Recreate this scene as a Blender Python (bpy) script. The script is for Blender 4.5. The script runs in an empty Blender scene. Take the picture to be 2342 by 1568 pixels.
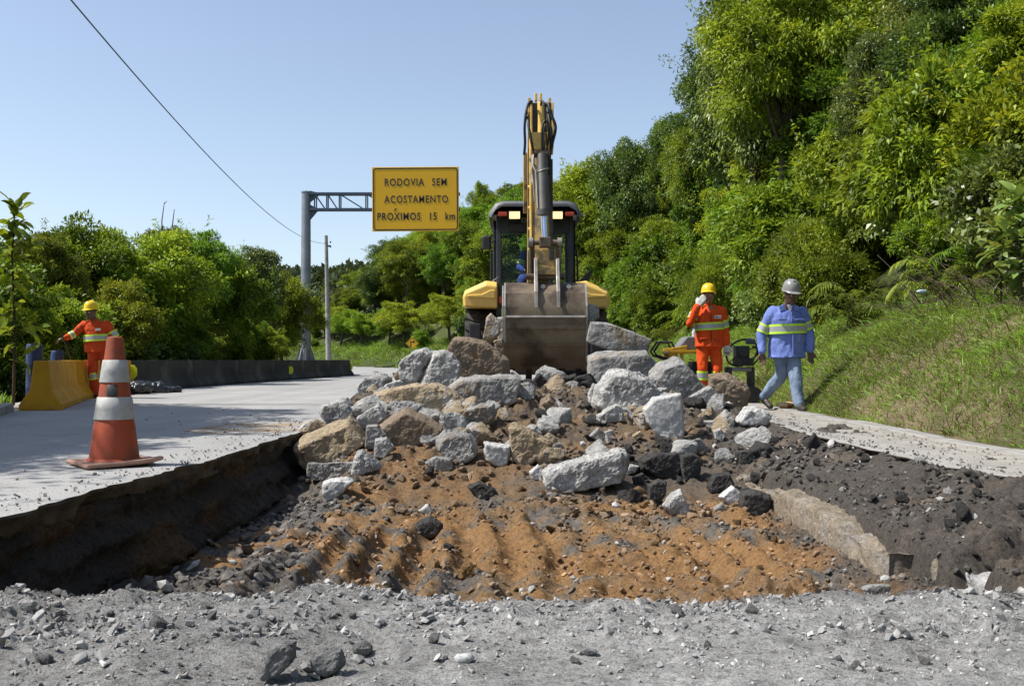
import bpy, bmesh, math, random
import numpy as np
from mathutils import Vector, Matrix

random.seed(7)
R = math.radians
scene = bpy.context.scene
col = scene.collection

# ---------------------------------------------------------------- camera, sky, sun, exposure
cam_d = bpy.data.cameras.new('camera'); cam = bpy.data.objects.new('camera', cam_d); col.objects.link(cam)
cam.location = (0, 0, 0.66); cam.rotation_euler = (R(90.93), 0, 0)
cam_d.lens = 36.0; cam_d.sensor_width = 36.0; cam_d.clip_start = 0.05; cam_d.clip_end = 5000
scene.camera = cam

SUN_EL, SUN_AZ = 54.0, 7.0        # elevation; degrees the sun stands behind the camera's left shoulder
ce = math.cos(R(SUN_EL))
to_sun = Vector((-ce*math.cos(R(SUN_AZ)), -ce*math.sin(R(SUN_AZ)), math.sin(R(SUN_EL))))
sun_d = bpy.data.lights.new('sun', 'SUN'); sun = bpy.data.objects.new('sun', sun_d); col.objects.link(sun)
sun_d.energy = 4.4; sun_d.angle = R(0.53); sun_d.color = (1.0, 0.955, 0.88)
sun.rotation_euler = to_sun.to_track_quat('Z', 'Y').to_euler()
sun.location = (-30, -5, 40)

world = bpy.data.worlds.new('World'); scene.world = world; world.use_nodes = True
wn = world.node_tree; wn.nodes.clear()
wo = wn.nodes.new('ShaderNodeOutputWorld'); bg = wn.nodes.new('ShaderNodeBackground')
sky = wn.nodes.new('ShaderNodeTexSky'); sky.sky_type = 'NISHITA'; sky.sun_disc = False
sky.sun_elevation = R(SUN_EL)
sky.sun_rotation = math.atan2(to_sun.x, to_sun.y)
sky.altitude = 700; sky.air_density = 1.0; sky.dust_density = 1.6; sky.ozone_density = 1.4
bg.inputs['Strength'].default_value = 0.122
hsv = wn.nodes.new('ShaderNodeHueSaturation'); hsv.inputs['Saturation'].default_value = .82
wn.links.new(sky.outputs[0], hsv.inputs['Color']); wn.links.new(hsv.outputs[0], bg.inputs['Color']); wn.links.new(bg.outputs[0], wo.inputs['Surface'])

scene.view_settings.view_transform = 'Standard'; scene.view_settings.look = 'None'
scene.view_settings.gamma = 1.0; scene.view_settings.exposure = 0.55
scene.view_settings.use_curve_mapping = False
scene.cycles.max_bounces = 8; scene.cycles.transparent_max_bounces = 12
scene.cycles.sample_clamp_indirect = 8.0

# ---------------------------------------------------------------- numpy noise
def _h(ix, iy, iz, s):
    n = (ix*374761393 + iy*668265263 + iz*2147483647 + s*1274126177) & 0xffffffff
    n = ((n ^ (n >> 13))*1274126177) & 0xffffffff
    n = ((n ^ (n >> 16))*2246822519) & 0xffffffff
    return ((n ^ (n >> 15)) & 0xffffff)/float(0xffffff)
def vn(p, s=0):
    p = np.asarray(p, dtype=np.float64)
    f = np.floor(p); i = f.astype(np.int64); t = p-f; t = t*t*t*(t*(t*6-15)+10)
    x, y, z = i[..., 0], i[..., 1], i[..., 2]; u, v, w = t[..., 0], t[..., 1], t[..., 2]
    def L(a, b, k): return a+(b-a)*k
    return L(L(L(_h(x, y, z, s), _h(x+1, y, z, s), u), L(_h(x, y+1, z, s), _h(x+1, y+1, z, s), u), v),
             L(L(_h(x, y, z+1, s), _h(x+1, y, z+1, s), u), L(_h(x, y+1, z+1, s), _h(x+1, y+1, z+1, s), u), v), w)*2-1
def fbm(p, octv=4, s=0, gain=.5):
    p = np.asarray(p, dtype=np.float64); a = 1.0; o = 0.0; tot = 0.0
    for k in range(octv):
        o = o+a*vn(p, s+k*17); tot += a; a *= gain; p = p*2.03+11.7
    return o/tot
def f2(x, y, sc, octv=4, s=0, gain=.5):
    x, y = np.broadcast_arrays(np.asarray(x, float), np.asarray(y, float))
    return fbm(np.stack([x*sc, y*sc, np.zeros_like(x)+s*.37], -1), octv, s, gain)
def ss(a, b, x):
    t = np.clip((np.asarray(x, float)-a)/(b-a), 0, 1); return t*t*(3-2*t)

# ---------------------------------------------------------------- mesh helpers
def np_mesh(name, V, F, colr=None, smooth=False):
    V = np.asarray(V, np.float32); F = np.asarray(F, np.int32)
    me = bpy.data.meshes.new(name); k = F.shape[1]
    me.vertices.add(len(V)); me.vertices.foreach_set('co', V.ravel())
    me.loops.add(F.size); me.loops.foreach_set('vertex_index', F.ravel())
    me.polygons.add(len(F)); me.polygons.foreach_set('loop_start', np.arange(0, F.size, k, dtype=np.int32))
    me.polygons.foreach_set('loop_total', np.full(len(F), k, np.int32))
    me.polygons.foreach_set('use_smooth', np.full(len(F), smooth, bool))
    if colr is not None:
        ca = me.color_attributes.new('Col', 'FLOAT_COLOR', 'POINT')
        c = np.ones((len(V), 4), np.float32); c[:, :colr.shape[1]] = colr
        ca.data.foreach_set('color', c.ravel())
    me.update(calc_edges=True); me.validate()
    return me
def link(name, me, mt=None, parent=None):
    o = bpy.data.objects.new(name, me); col.objects.link(o)
    if mt is not None:
        me.materials.clear(); me.materials.append(mt)
    if parent is not None: o.parent = parent
    return o
def tag(o, label=None, cat=None, group=None, kind=None):
    if label: o['label'] = label
    if cat: o['category'] = cat
    if group: o['group'] = group
    if kind: o['kind'] = kind
    return o
def empty(name, loc=(0, 0, 0), rz=0.0, label=None, cat=None, group=None):
    o = bpy.data.objects.new(name, None); col.objects.link(o)
    o.empty_display_size = .2; o.location = loc; o.rotation_euler = (0, 0, rz)
    return tag(o, label, cat, group)
def copy_tree(o, parent=None):
    c = o.copy(); col.objects.link(c); c.parent = parent
    for ch in o.children: copy_tree(ch, c)
    return c
def grid_faces(nu, nv):
    i = np.arange(nu*nv).reshape(nu, nv)
    return np.stack([i[:-1, :-1], i[1:, :-1], i[1:, 1:], i[:-1, 1:]], -1).reshape(-1, 4)

class B:
    """collects simple solids and builds them as one mesh"""
    def __init__(s): s.v = []; s.f = []
    def add(s, vs, fs):
        b = len(s.v); s.v += [tuple(v) for v in vs]; s.f += [tuple(i+b for i in f) for f in fs]; return s
    def box(s, c, d, rot=None):
        c = Vector(c); m = rot.to_3x3() if rot is not None else Matrix.Identity(3)
        vs = [c+m @ Vector((x*d[0]/2, y*d[1]/2, z*d[2]/2)) for x in (-1, 1) for y in (-1, 1) for z in (-1, 1)]
        return s.add(vs, [(0, 1, 3, 2), (4, 6, 7, 5), (0, 4, 5, 1), (2, 3, 7, 6), (0, 2, 6, 4), (1, 5, 7, 3)])
    def bar(s, p0, p1, w, h, up=(0, 0, 1)):
        p0 = Vector(p0); p1 = Vector(p1); d = (p1-p0); L = d.length; d.normalize()
        u = Vector(up); sx = d.cross(u)
        if sx.length < 1e-4: sx = d.cross(Vector((1, 0, 0)))
        sx.normalize(); u = sx.cross(d)
        m = Matrix((sx, d, u)).transposed()
        return s.box((p0+p1)/2, (w, L, h), m)
    def ring(s, p, ax, r, n, r2=None, ref=None):
        ax = Vector(ax).normalized(); a = ax.orthogonal().normalized() if ref is None else Vector(ref).normalized(); b = ax.cross(a)
        r2 = r if r2 is None else r2
        return [Vector(p)+a*(r*math.cos(2*math.pi*i/n))+b*(r2*math.sin(2*math.pi*i/n)) for i in range(n)]
    def loft(s, rings, caps=True):
        n = len(rings[0]); vs = [v for r in rings for v in r]; fs = []
        for k in range(len(rings)-1):
            for i in range(n):
                j = (i+1) % n; fs.append((k*n+i, k*n+j, (k+1)*n+j, (k+1)*n+i))
        if caps: fs.append(tuple(range(n))[::-1]); fs.append(tuple((len(rings)-1)*n+i for i in range(n)))
        return s.add(vs, fs)
    def cyl(s, p0, p1, r0, r1=None, n=16):
        r1 = r0 if r1 is None else r1; ax = Vector(p1)-Vector(p0)
        return s.loft([s.ring(p0, ax, r0, n), s.ring(p1, ax, r1, n)])
    def tube(s, pts, r, n=8):
        pts = [Vector(p) for p in pts]; rs = r if isinstance(r, (list, tuple)) else [r]*len(pts)
        rings = []; ref = None
        for i, p in enumerate(pts):
            t = (pts[min(i+1, len(pts)-1)]-pts[max(i-1, 0)])
            if t.length < 1e-7: t = Vector((0, 0, 1))
            t.normalize()
            if ref is None: ref = t.orthogonal()
            ref = (ref-t*ref.dot(t))
            if ref.length < 1e-5: ref = t.orthogonal()
            ref.normalize(); rings.append(s.ring(p, t, rs[i], n, ref=ref))
        return s.loft(rings)
    def lathe(s, prof, n=24, c=(0, 0, 0), ax='z', sx=1.0, sy=1.0):
        c = Vector(c); rings = []
        for r, z in prof:
            rg = []
            for i in range(n):
                a = 2*math.pi*i/n; x, y = r*math.cos(a)*sx, r*math.sin(a)*sy
                rg.append(c+(Vector((x, y, z)) if ax == 'z' else Vector((z, x, y)) if ax == 'x' else Vector((y, z, x))))
            rings.append(rg)
        return s.loft(rings)
    def prism(s, poly, a, b, axis='x'):
        """poly: 2-D outline in the plane across axis, pushed from a to b"""
        def P(u, v, t): return (t, u, v) if axis == 'x' else (u, t, v) if axis == 'y' else (u, v, t)
        n = len(poly); vs = [P(u, v, a) for u, v in poly]+[P(u, v, b) for u, v in poly]
        fs = [tuple(range(n)), tuple(range(2*n-1, n-1, -1))]+[(i, i+n, (i+1) % n+n, (i+1) % n) for i in range(n)]
        return s.add(vs, fs)
    def sphere(s, c, r, n=12, m=8, sc=(1, 1, 1), rot=None):
        c = Vector(c); rings = []
        for k in range(m+1):
            th = math.pi*(k+.02*(k == 0)-.02*(k == m))/m; rg = []
            for i in range(n):
                a = 2*math.pi*i/n
                v = Vector((math.sin(th)*math.cos(a)*r*sc[0], math.sin(th)*math.sin(a)*r*sc[1], -math.cos(th)*r*sc[2]))
                if rot is not None: v = rot @ v
                rg.append(c+v)
            rings.append(rg)
        return s.loft(rings)
    def cap(s, p0, r0, p1, r1, n=12):
        s.sphere(p0, r0, n, 6); s.sphere(p1, r1, n, 6)
        if (Vector(p1)-Vector(p0)).length > 1e-5: s.cyl(p0, p1, r0, r1, n)
        return s
    def mesh(s, name):
        me = bpy.data.meshes.new(name); me.from_pydata(s.v, [], s.f); me.update()
        bm = bmesh.new(); bm.from_mesh(me); bmesh.ops.recalc_face_normals(bm, faces=bm.faces); bm.to_mesh(me); bm.free()
        return me
    def build(s, name, mt, parent=None, smooth=None, bevel=0.0, seg=2):
        me = s.mesh(name); o = link(name, me, mt, parent)
        if smooth is not None:
            me.polygons.foreach_set('use_smooth', [True]*len(me.polygons))
            if smooth < 180:
                try: me.set_sharp_from_angle(angle=R(smooth))
                except Exception: pass
        if bevel:
            b = o.modifiers.new('bevel', 'BEVEL'); b.width = bevel; b.segments = seg; b.limit_method = 'ANGLE'; b.angle_limit = R(35)
            b.harden_normals = False
        return o

def remesh(me, voxel, iters=0, fac=.5):
    """closed solids of a mesh fused into one skin"""
    t = bpy.data.objects.new('tmp', me); col.objects.link(t)
    m = t.modifiers.new('r', 'REMESH'); m.mode = 'VOXEL'; m.voxel_size = voxel; m.use_smooth_shade = True
    if iters:
        m2 = t.modifiers.new('s', 'SMOOTH'); m2.factor = fac; m2.iterations = iters
    dg = bpy.context.evaluated_depsgraph_get(); dg.update()
    out = bpy.data.meshes.new_from_object(t.evaluated_get(dg)); bpy.data.objects.remove(t)
    return out
def vget(me):
    a = np.empty(len(me.vertices)*3, np.float32); me.vertices.foreach_get('co', a); return a.reshape(-1, 3).astype(np.float64)
def vset(me, V): me.vertices.foreach_set('co', np.asarray(V, np.float32).ravel()); me.update()
def nget(me):
    a = np.empty(len(me.vertices)*3, np.float32); me.vertices.foreach_get('normal', a); return a.reshape(-1, 3).astype(np.float64)

def W(x, y, d):
    """a point of the photograph (2342 wide) at d metres from the camera plane"""
    return Vector(((x-1171)/2342*d, d, .66+(822-y)/2342*d))

# ---------------------------------------------------------------- materials
def nodes(name):
    m = bpy.data.materials.new(name); m.use_nodes = True; nt = m.node_tree
    return m, nt, nt.nodes['Principled BSDF'], nt.nodes['Material Output']
def N(nt, t, **kw):
    n = nt.nodes.new(t)
    for k, v in kw.items():
        if k in n.inputs: n.inputs[k].default_value = v
        else: setattr(n, k, v)
    return n
def noise(nt, co, scale, detail=4.0, rough=.55):
    n = N(nt, 'ShaderNodeTexNoise'); n.inputs['Scale'].default_value = scale
    n.inputs['Detail'].default_value = detail; n.inputs['Roughness'].default_value = rough
    nt.links.new(co, n.inputs['Vector']); return n.outputs['Fac']
def ramp(nt, fac, stops):
    r = N(nt, 'ShaderNodeValToRGB'); e = r.color_ramp.elements
    while len(e) > 1: e.remove(e[-1])
    e[0].position = stops[0][0]; e[0].color = (*stops[0][1], 1)
    for p, c in stops[1:]:
        x = e.new(p); x.color = (*c, 1)
    nt.links.new(fac, r.inputs['Fac']); return r.outputs['Color']
def mixc(nt, fac, a, b, blend='MIX'):
    m = N(nt, 'ShaderNodeMix', data_type='RGBA', blend_type=blend)
    for sock, v in ((m.inputs[0], fac), (m.inputs[6], a), (m.inputs[7], b)):
        if isinstance(v, (int, float)): sock.default_value = v
        elif isinstance(v, tuple): sock.default_value = (*v, 1)
        else: nt.links.new(v, sock)
    return m.outputs[2]
def bumpn(nt, bs, h, strength, dist, prev=None):
    b = N(nt, 'ShaderNodeBump'); b.inputs['Strength'].default_value = strength; b.inputs['Distance'].default_value = dist
    nt.links.new(h, b.inputs['Height'])
    if prev is not None: nt.links.new(prev, b.inputs['Normal'])
    nt.links.new(b.outputs[0], bs.inputs['Normal']); return b.outputs[0]
def M(name, c1, c2=None, scale=6.0, rough=.6, metal=0.0, bump=0.0, bscale=60.0, bdist=.01, spec=.5, c3=None, s3=2.0, w3=(.5, .62), coords='Object', vcol=False, detail=5.0, rrange=.15):
    m, nt, bs, out = nodes(name)
    tc = N(nt, 'ShaderNodeTexCoord'); co = tc.outputs[coords]
    c2 = c2 if c2 is not None else tuple(x*.72 for x in c1)
    fac = noise(nt, co, scale, detail)
    c = ramp(nt, fac, [(.3, c2), (.68, c1)])
    if c3 is not None:
        f3 = noise(nt, co, s3, 6.0, .62)
        w = ramp(nt, f3, [(w3[0], (0, 0, 0)), (w3[1], (1, 1, 1))])
        c = mixc(nt, w, c, c3)
    if vcol:
        at = N(nt, 'ShaderNodeAttribute'); at.attribute_name = 'Col'
        c = mixc(nt, 1.0, c, at.outputs['Color'], 'MULTIPLY')
    nt.links.new(c, bs.inputs['Base Color'])
    mr = N(nt, 'ShaderNodeMapRange'); mr.inputs['To Min'].default_value = max(.02, rough-rrange); mr.inputs['To Max'].default_value = min(1, rough+rrange)
    nt.links.new(noise(nt, co, scale*2.3, 3.0), mr.inputs['Value']); nt.links.new(mr.outputs[0], bs.inputs['Roughness'])
    bs.inputs['Metallic'].default_value = metal; bs.inputs['Specular IOR Level'].default_value = spec
    if bump:
        bumpn(nt, bs, noise(nt, co, bscale, 6.0, .65), bump, bdist)
    return m
# ================================================================ the ground: terrain, road, pit
RED = np.array([(3.55, -8), (3.55, 12), (3.6, 25), (3.3, 36), (1.2, 47), (-3.5, 57), (-10, 66), (-20, 74), (-40, 84), (-90, 97)], float)   # right road edge
LED = np.array([(-5.25, -8), (-5.3, 5), (-5.6, 10.5), (-6.0, 12), (-6.75, 13.4), (-7.9, 17.7), (-8.25, 21), (-7.75, 35), (-7.1, 43), (-8.8, 50), (-13, 57), (-22, 64), (-42, 73), (-90, 85)], float)
def densify(P, step):
    out = []
    for a, b in zip(P[:-1], P[1:]):
        n = max(1, int(np.hypot(*(b-a))/step)); out += [a+(b-a)*k/n for k in range(n)]
    return np.array(out+[P[-1]])
def smoothline(P, it=3):
    for _ in range(it):
        q = [P[0]]
        for a, b in zip(P[:-1], P[1:]): q += [a*.75+b*.25, a*.25+b*.75]
        P = np.array(q+[P[-1]])
    return P
REDs, LEDs = smoothline(RED), smoothline(LED)
def sdist(x, y, P, side):
    """distance to a polyline, positive on its right (side=1) or left (side=-1)"""
    x = np.asarray(x, float); y = np.asarray(y, float); best = np.full(x.shape, 1e9); sg = np.zeros(x.shape)
    for a, b in zip(P[:-1], P[1:]):
        d = b-a; L2 = d @ d
        t = np.clip(((x-a[0])*d[0]+(y-a[1])*d[1])/L2, 0, 1)
        qx, qy = x-a[0]-t*d[0], y-a[1]-t*d[1]; dd = np.hypot(qx, qy)
        cr = qx*d[1]-qy*d[0]
        m = dd < best; best = np.where(m, dd, best); sg = np.where(m, np.sign(cr), sg)
    return best*sg*side
PROF_D = [0, .18, .9, 1.6, 2.3, 4, 8, 14, 24, 45, 80]
PROF_Z = [0, .02, .72, 1.12, 1.45, 2.9, 6.4, 10.0, 13.0, 14, 12]
def bank_z(D, x, y):
    z = np.interp(D, PROF_D, PROF_Z)
    z = z*(1-.12*ss(30, 60, y))
    fall = 1-ss(48, 60, y)*(1-ss(-24, 0, x))
    z = np.where(D > 1.2, 1.0+(z-1.0)*fall, z)
    return z+ss(.2, 1.0, D)*.10*f2(x, y, 1.1, 3, 5)+ss(3, 12, D)*.9*f2(x, y, .12, 3, 9)
def road_z(x, y): return .55*ss(46, 90, y)
def terrain(x, y):
    Dr = sdist(x, y, REDs, 1); Dl = sdist(x, y, LEDs, -1)
    z = road_z(x, y)-.06
    z = np.where(Dr > 0, road_z(x, y)+bank_z(np.maximum(Dr, 0), x, y)-.05, z)
    drop = -np.interp(np.maximum(Dl, 0), [0, .6, 2.5, 12, 40, 150], [.06, .06, .35, 3.2, 9, 14])
    z = np.where((Dl > 0) & (Dr <= 0), drop+.3*road_z(x, y), z)
    ridge = np.exp(-((y-420)/150)**2)*(46+9*f2(x, y, .012, 3, 21))*ss(-800, -380, x)*(1-ss(40, 260, x)*.2)
    z = np.maximum(z, np.where(y > 150, ridge-14+(y > 420)*0, -1e9))
    hole = (x > -2.5) & (x < 3.1) & (y > .2) & (y < 14.6)
    return np.where(hole, -1.2, z)
u = np.linspace(-1, 1, 210); gx = 1.0+np.sinh(u*6.2)/np.sinh(6.2)*900
v = np.linspace(0, 1, 240); gy = -30+np.sinh(v*4.2)/np.sinh(4.2)*1200
GX, GY = np.meshgrid(gx, gy, indexing='ij')
GZ = terrain(GX, GY)
m_ground = M('ground_soil', (.07, .085, .03), (.04, .055, .018), 1.2, .95, bump=.6, bscale=14, bdist=.06, spec=.1)
g = link('ground', np_mesh('ground', np.stack([GX, GY, GZ], -1).reshape(-1, 3), grid_faces(210, 240), smooth=True), m_ground)
tag(g, kind='structure')

# ---- pit edges
YS = np.array([0, 2.6, 4.3, 5.8, 7.5, 9.5, 11.5, 14.6]); XL = np.array([-2.2, -2.2, -2.16, -2.04, -1.99, -1.96, -1.95, -1.95])
YR = np.array([0, 4.5, 5.7, 6.4, 8.2, 10.8, 12.0, 14.6]); XR = np.array([2.95, 2.92, 2.84, 2.68, 2.6, 2.72, 2.75, 2.7])
def xl(y): return np.interp(y, YS, XL)
def xr(y): return np.interp(y, YR, XR)

# ---- road sheet (left lane, shoulder and the carriageway beyond), cut round the pit
ys = np.concatenate([np.arange(-8, 0, .5), np.arange(0, 15, .045), np.arange(15, 40, .4), np.arange(40, 100, .7)])
def line_x(P, y):           # x on an edge line at depth y (lines are single-valued in y until the bend)
    return np.interp(y, P[:, 1], P[:, 0])
m_road, nt, bs, out = nodes('road_concrete')
tc = N(nt, 'ShaderNodeTexCoord'); co = tc.outputs['Object']
base = ramp(nt, noise(nt, co, .55, 6, .6), [(.3, (.275, .272, .265)), (.7, (.365, .36, .35))])
spk = ramp(nt, noise(nt, co, 70, 3, .7), [(.32, (.55, .55, .55)), (.5, (1, 1, 1)), (.72, (1.18, 1.18, 1.17))])
base = mixc(nt, .8, base, spk, 'MULTIPLY')
stain = ramp(nt, noise(nt, co, 1.6, 8, .7), [(.56, (0, 0, 0)), (.74, (1, 1, 1))])
base = mixc(nt, mixc(nt, .55, (0, 0, 0), stain), base, (.20, .185, .165))
mp = N(nt, 'ShaderNodeMapping'); mp.inputs['Scale'].default_value = (1.3, .06, 1); nt.links.new(co, mp.inputs['Vector'])
base = mixc(nt, .35, base, ramp(nt, noise(nt, mp.outputs[0], 1.5, 4), [(.35, (.72, .72, .72)), (.6, (1.1, 1.1, 1.1))]), 'MULTIPLY')
sxyz = N(nt, 'ShaderNodeSeparateXYZ'); nt.links.new(co, sxyz.inputs[0]); mr_ = N(nt, 'ShaderNodeMapRange'); mr_.inputs['From Min'].default_value = 2.3; mr_.inputs['From Max'].default_value = 3.4; mr_.inputs['To Max'].default_value = .75; nt.links.new(sxyz.outputs[0], mr_.inputs['Value'])
base = mixc(nt, mr_.outputs[0], base, ramp(nt, noise(nt, co, 3.5, 7, .68), [(.35, (.20, .175, .14)), (.6, (.35, .32, .27))]))
nt.links.new(base, bs.inputs['Base Color']); bs.inputs['Roughness'].default_value = .88; bs.inputs['Specular IOR Level'].default_value = .3
b1 = bumpn(nt, bs, noise(nt, co, 90, 4, .7), .35, .004); bumpn(nt, bs, noise(nt, co, 9, 5, .6), .3, .012, b1)
cut_v, cut_f = [], []; coff = 0
def strip(yy, xa, xb, n, edge=None, thick=.13, z0=0.0, seed=3):
    global coff
    """road strip between two x lines; edge = 'a' or 'b' adds the broken cut face on that side"""
    t = np.linspace(0, 1, n); t = t if edge is None else t
    X = xa[:, None]+(xb-xa)[:, None]*t[None]; Y = np.repeat(yy[:, None], n, 1)
    Z = road_z(X, Y)+z0+.006*f2(X, Y, .9, 3, 33)
    V = np.stack([X, Y, Z], -1)
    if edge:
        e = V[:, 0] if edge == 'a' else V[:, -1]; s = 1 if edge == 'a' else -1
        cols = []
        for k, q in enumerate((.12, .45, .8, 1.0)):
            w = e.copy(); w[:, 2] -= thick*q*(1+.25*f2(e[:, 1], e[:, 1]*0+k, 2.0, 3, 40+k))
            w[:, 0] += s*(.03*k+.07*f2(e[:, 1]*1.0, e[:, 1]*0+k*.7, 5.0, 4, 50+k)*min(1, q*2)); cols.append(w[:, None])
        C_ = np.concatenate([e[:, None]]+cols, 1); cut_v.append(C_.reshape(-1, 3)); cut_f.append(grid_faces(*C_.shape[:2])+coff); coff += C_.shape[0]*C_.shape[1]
    return V
parts_v, parts_f, off = [], [], 0
def addg(V):
    global off
    a, b = V.shape[:2]; parts_v.append(V.reshape(-1, 3)); parts_f.append(grid_faces(a, b)+off); off += a*b
near = ys[ys <= 14.6]; far = ys[ys >= near[-1]-1e-6]
jl = .05*f2(near, near*0, 1.3, 3, 61)+.05*f2(near, near*0, 6, 4, 62, .6)-.07*np.maximum(0, f2(near, near*0, 2.2, 3, 65)-.15)
jr = .06*f2(near, near*0, 1.1, 3, 63)+.035*f2(near, near*0, 6, 3, 64)
fade = ss(2.2, 3.0, near)
addg(strip(near, line_x(LEDs, near)-.2, xl(near)+jl*fade, 22, 'b'))
addg(strip(near, xr(near)+jr*fade, line_x(REDs, near)+.12, 14, 'a', .06))
# far carriageway: rows run across between the two edge lines
tt = np.linspace(0, 1, 90)
def along(P, s0):
    Q = P[P[:, 1] >= s0-3]; L = np.r_[0, np.cumsum(np.hypot(*np.diff(Q, axis=0).T))]
    y0 = np.interp(s0, Q[:, 1], L); s = y0+(L[-1]-y0)*tt
    return np.stack([np.interp(s, L, Q[:, 0]), np.interp(s, L, Q[:, 1])], -1)
A_, B_ = along(LEDs, near[-1]), along(REDs, near[-1]); A_[0] = (A_[0][0]-.2, near[-1]); B_[0] = (B_[0][0]+.12, near[-1])
A_[1:, 0] -= .2; B_[1:, 0] += .12
q = np.linspace(0, 1, 24); FV = A_[:, None]+(B_-A_)[:, None]*q[None, :, None]
addg(np.concatenate([FV, (road_z(FV[..., 0], FV[..., 1])+.002)[..., None]], -1))
rd = link('road', np_mesh('road', np.concatenate(parts_v), np.concatenate(parts_f), smooth=False), m_road)
tag(rd, kind='structure')
m_cut = M('shaded_asphalt_cut', (.15, .125, .10), (.06, .05, .042), 5, .95, bump=1.0, bscale=30, bdist=.03, spec=.15)  # broken asphalt; the shade on this face is also put into its darker colour
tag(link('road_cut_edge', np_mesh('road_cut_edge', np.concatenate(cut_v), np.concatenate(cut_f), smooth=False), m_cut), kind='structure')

# ---- pit, mound and churned foreground as one fine heightfield
def clods(x, y, cell, prob, s, flat=.7):
    gx0 = np.floor(x/cell).astype(np.int64); gy0 = np.floor(y/cell).astype(np.int64); out = np.zeros_like(x)
    for i in (-1, 0, 1):
        for j in (-1, 0, 1):
            a, b = gx0+i, gy0+j; z0 = np.zeros_like(a)
            cx = (a+.15+.7*_h(a, b, z0, s))*cell; cy = (b+.15+.7*_h(a, b, z0, s+1))*cell
            r = cell*(.28+.40*_h(a, b, z0, s+2)); on = _h(a, b, z0, s+3) < prob
            ang = np.arctan2(y-cy, x-cx); k = 1+.25*np.sin(3*ang+a)+.18*np.sin(5*ang+b)
            h = np.sqrt(np.maximum(0, 1-((x-cx)**2+(y-cy)**2)/(r*k)**2))*r*flat*on
            out = np.maximum(out, np.minimum(h, r*flat*.72))
    return out
MY = [0, 2.5, 3.3, 5.5, 7.2, 7.8, 9.2, 10.6, 12.0, 13.0, 13.7, 14.3, 14.6]
MZ = [-.5, -.5, -.5, -.5, -.47, -.42, -.08, .22, .48, .66, .58, .1, -.05]
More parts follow.
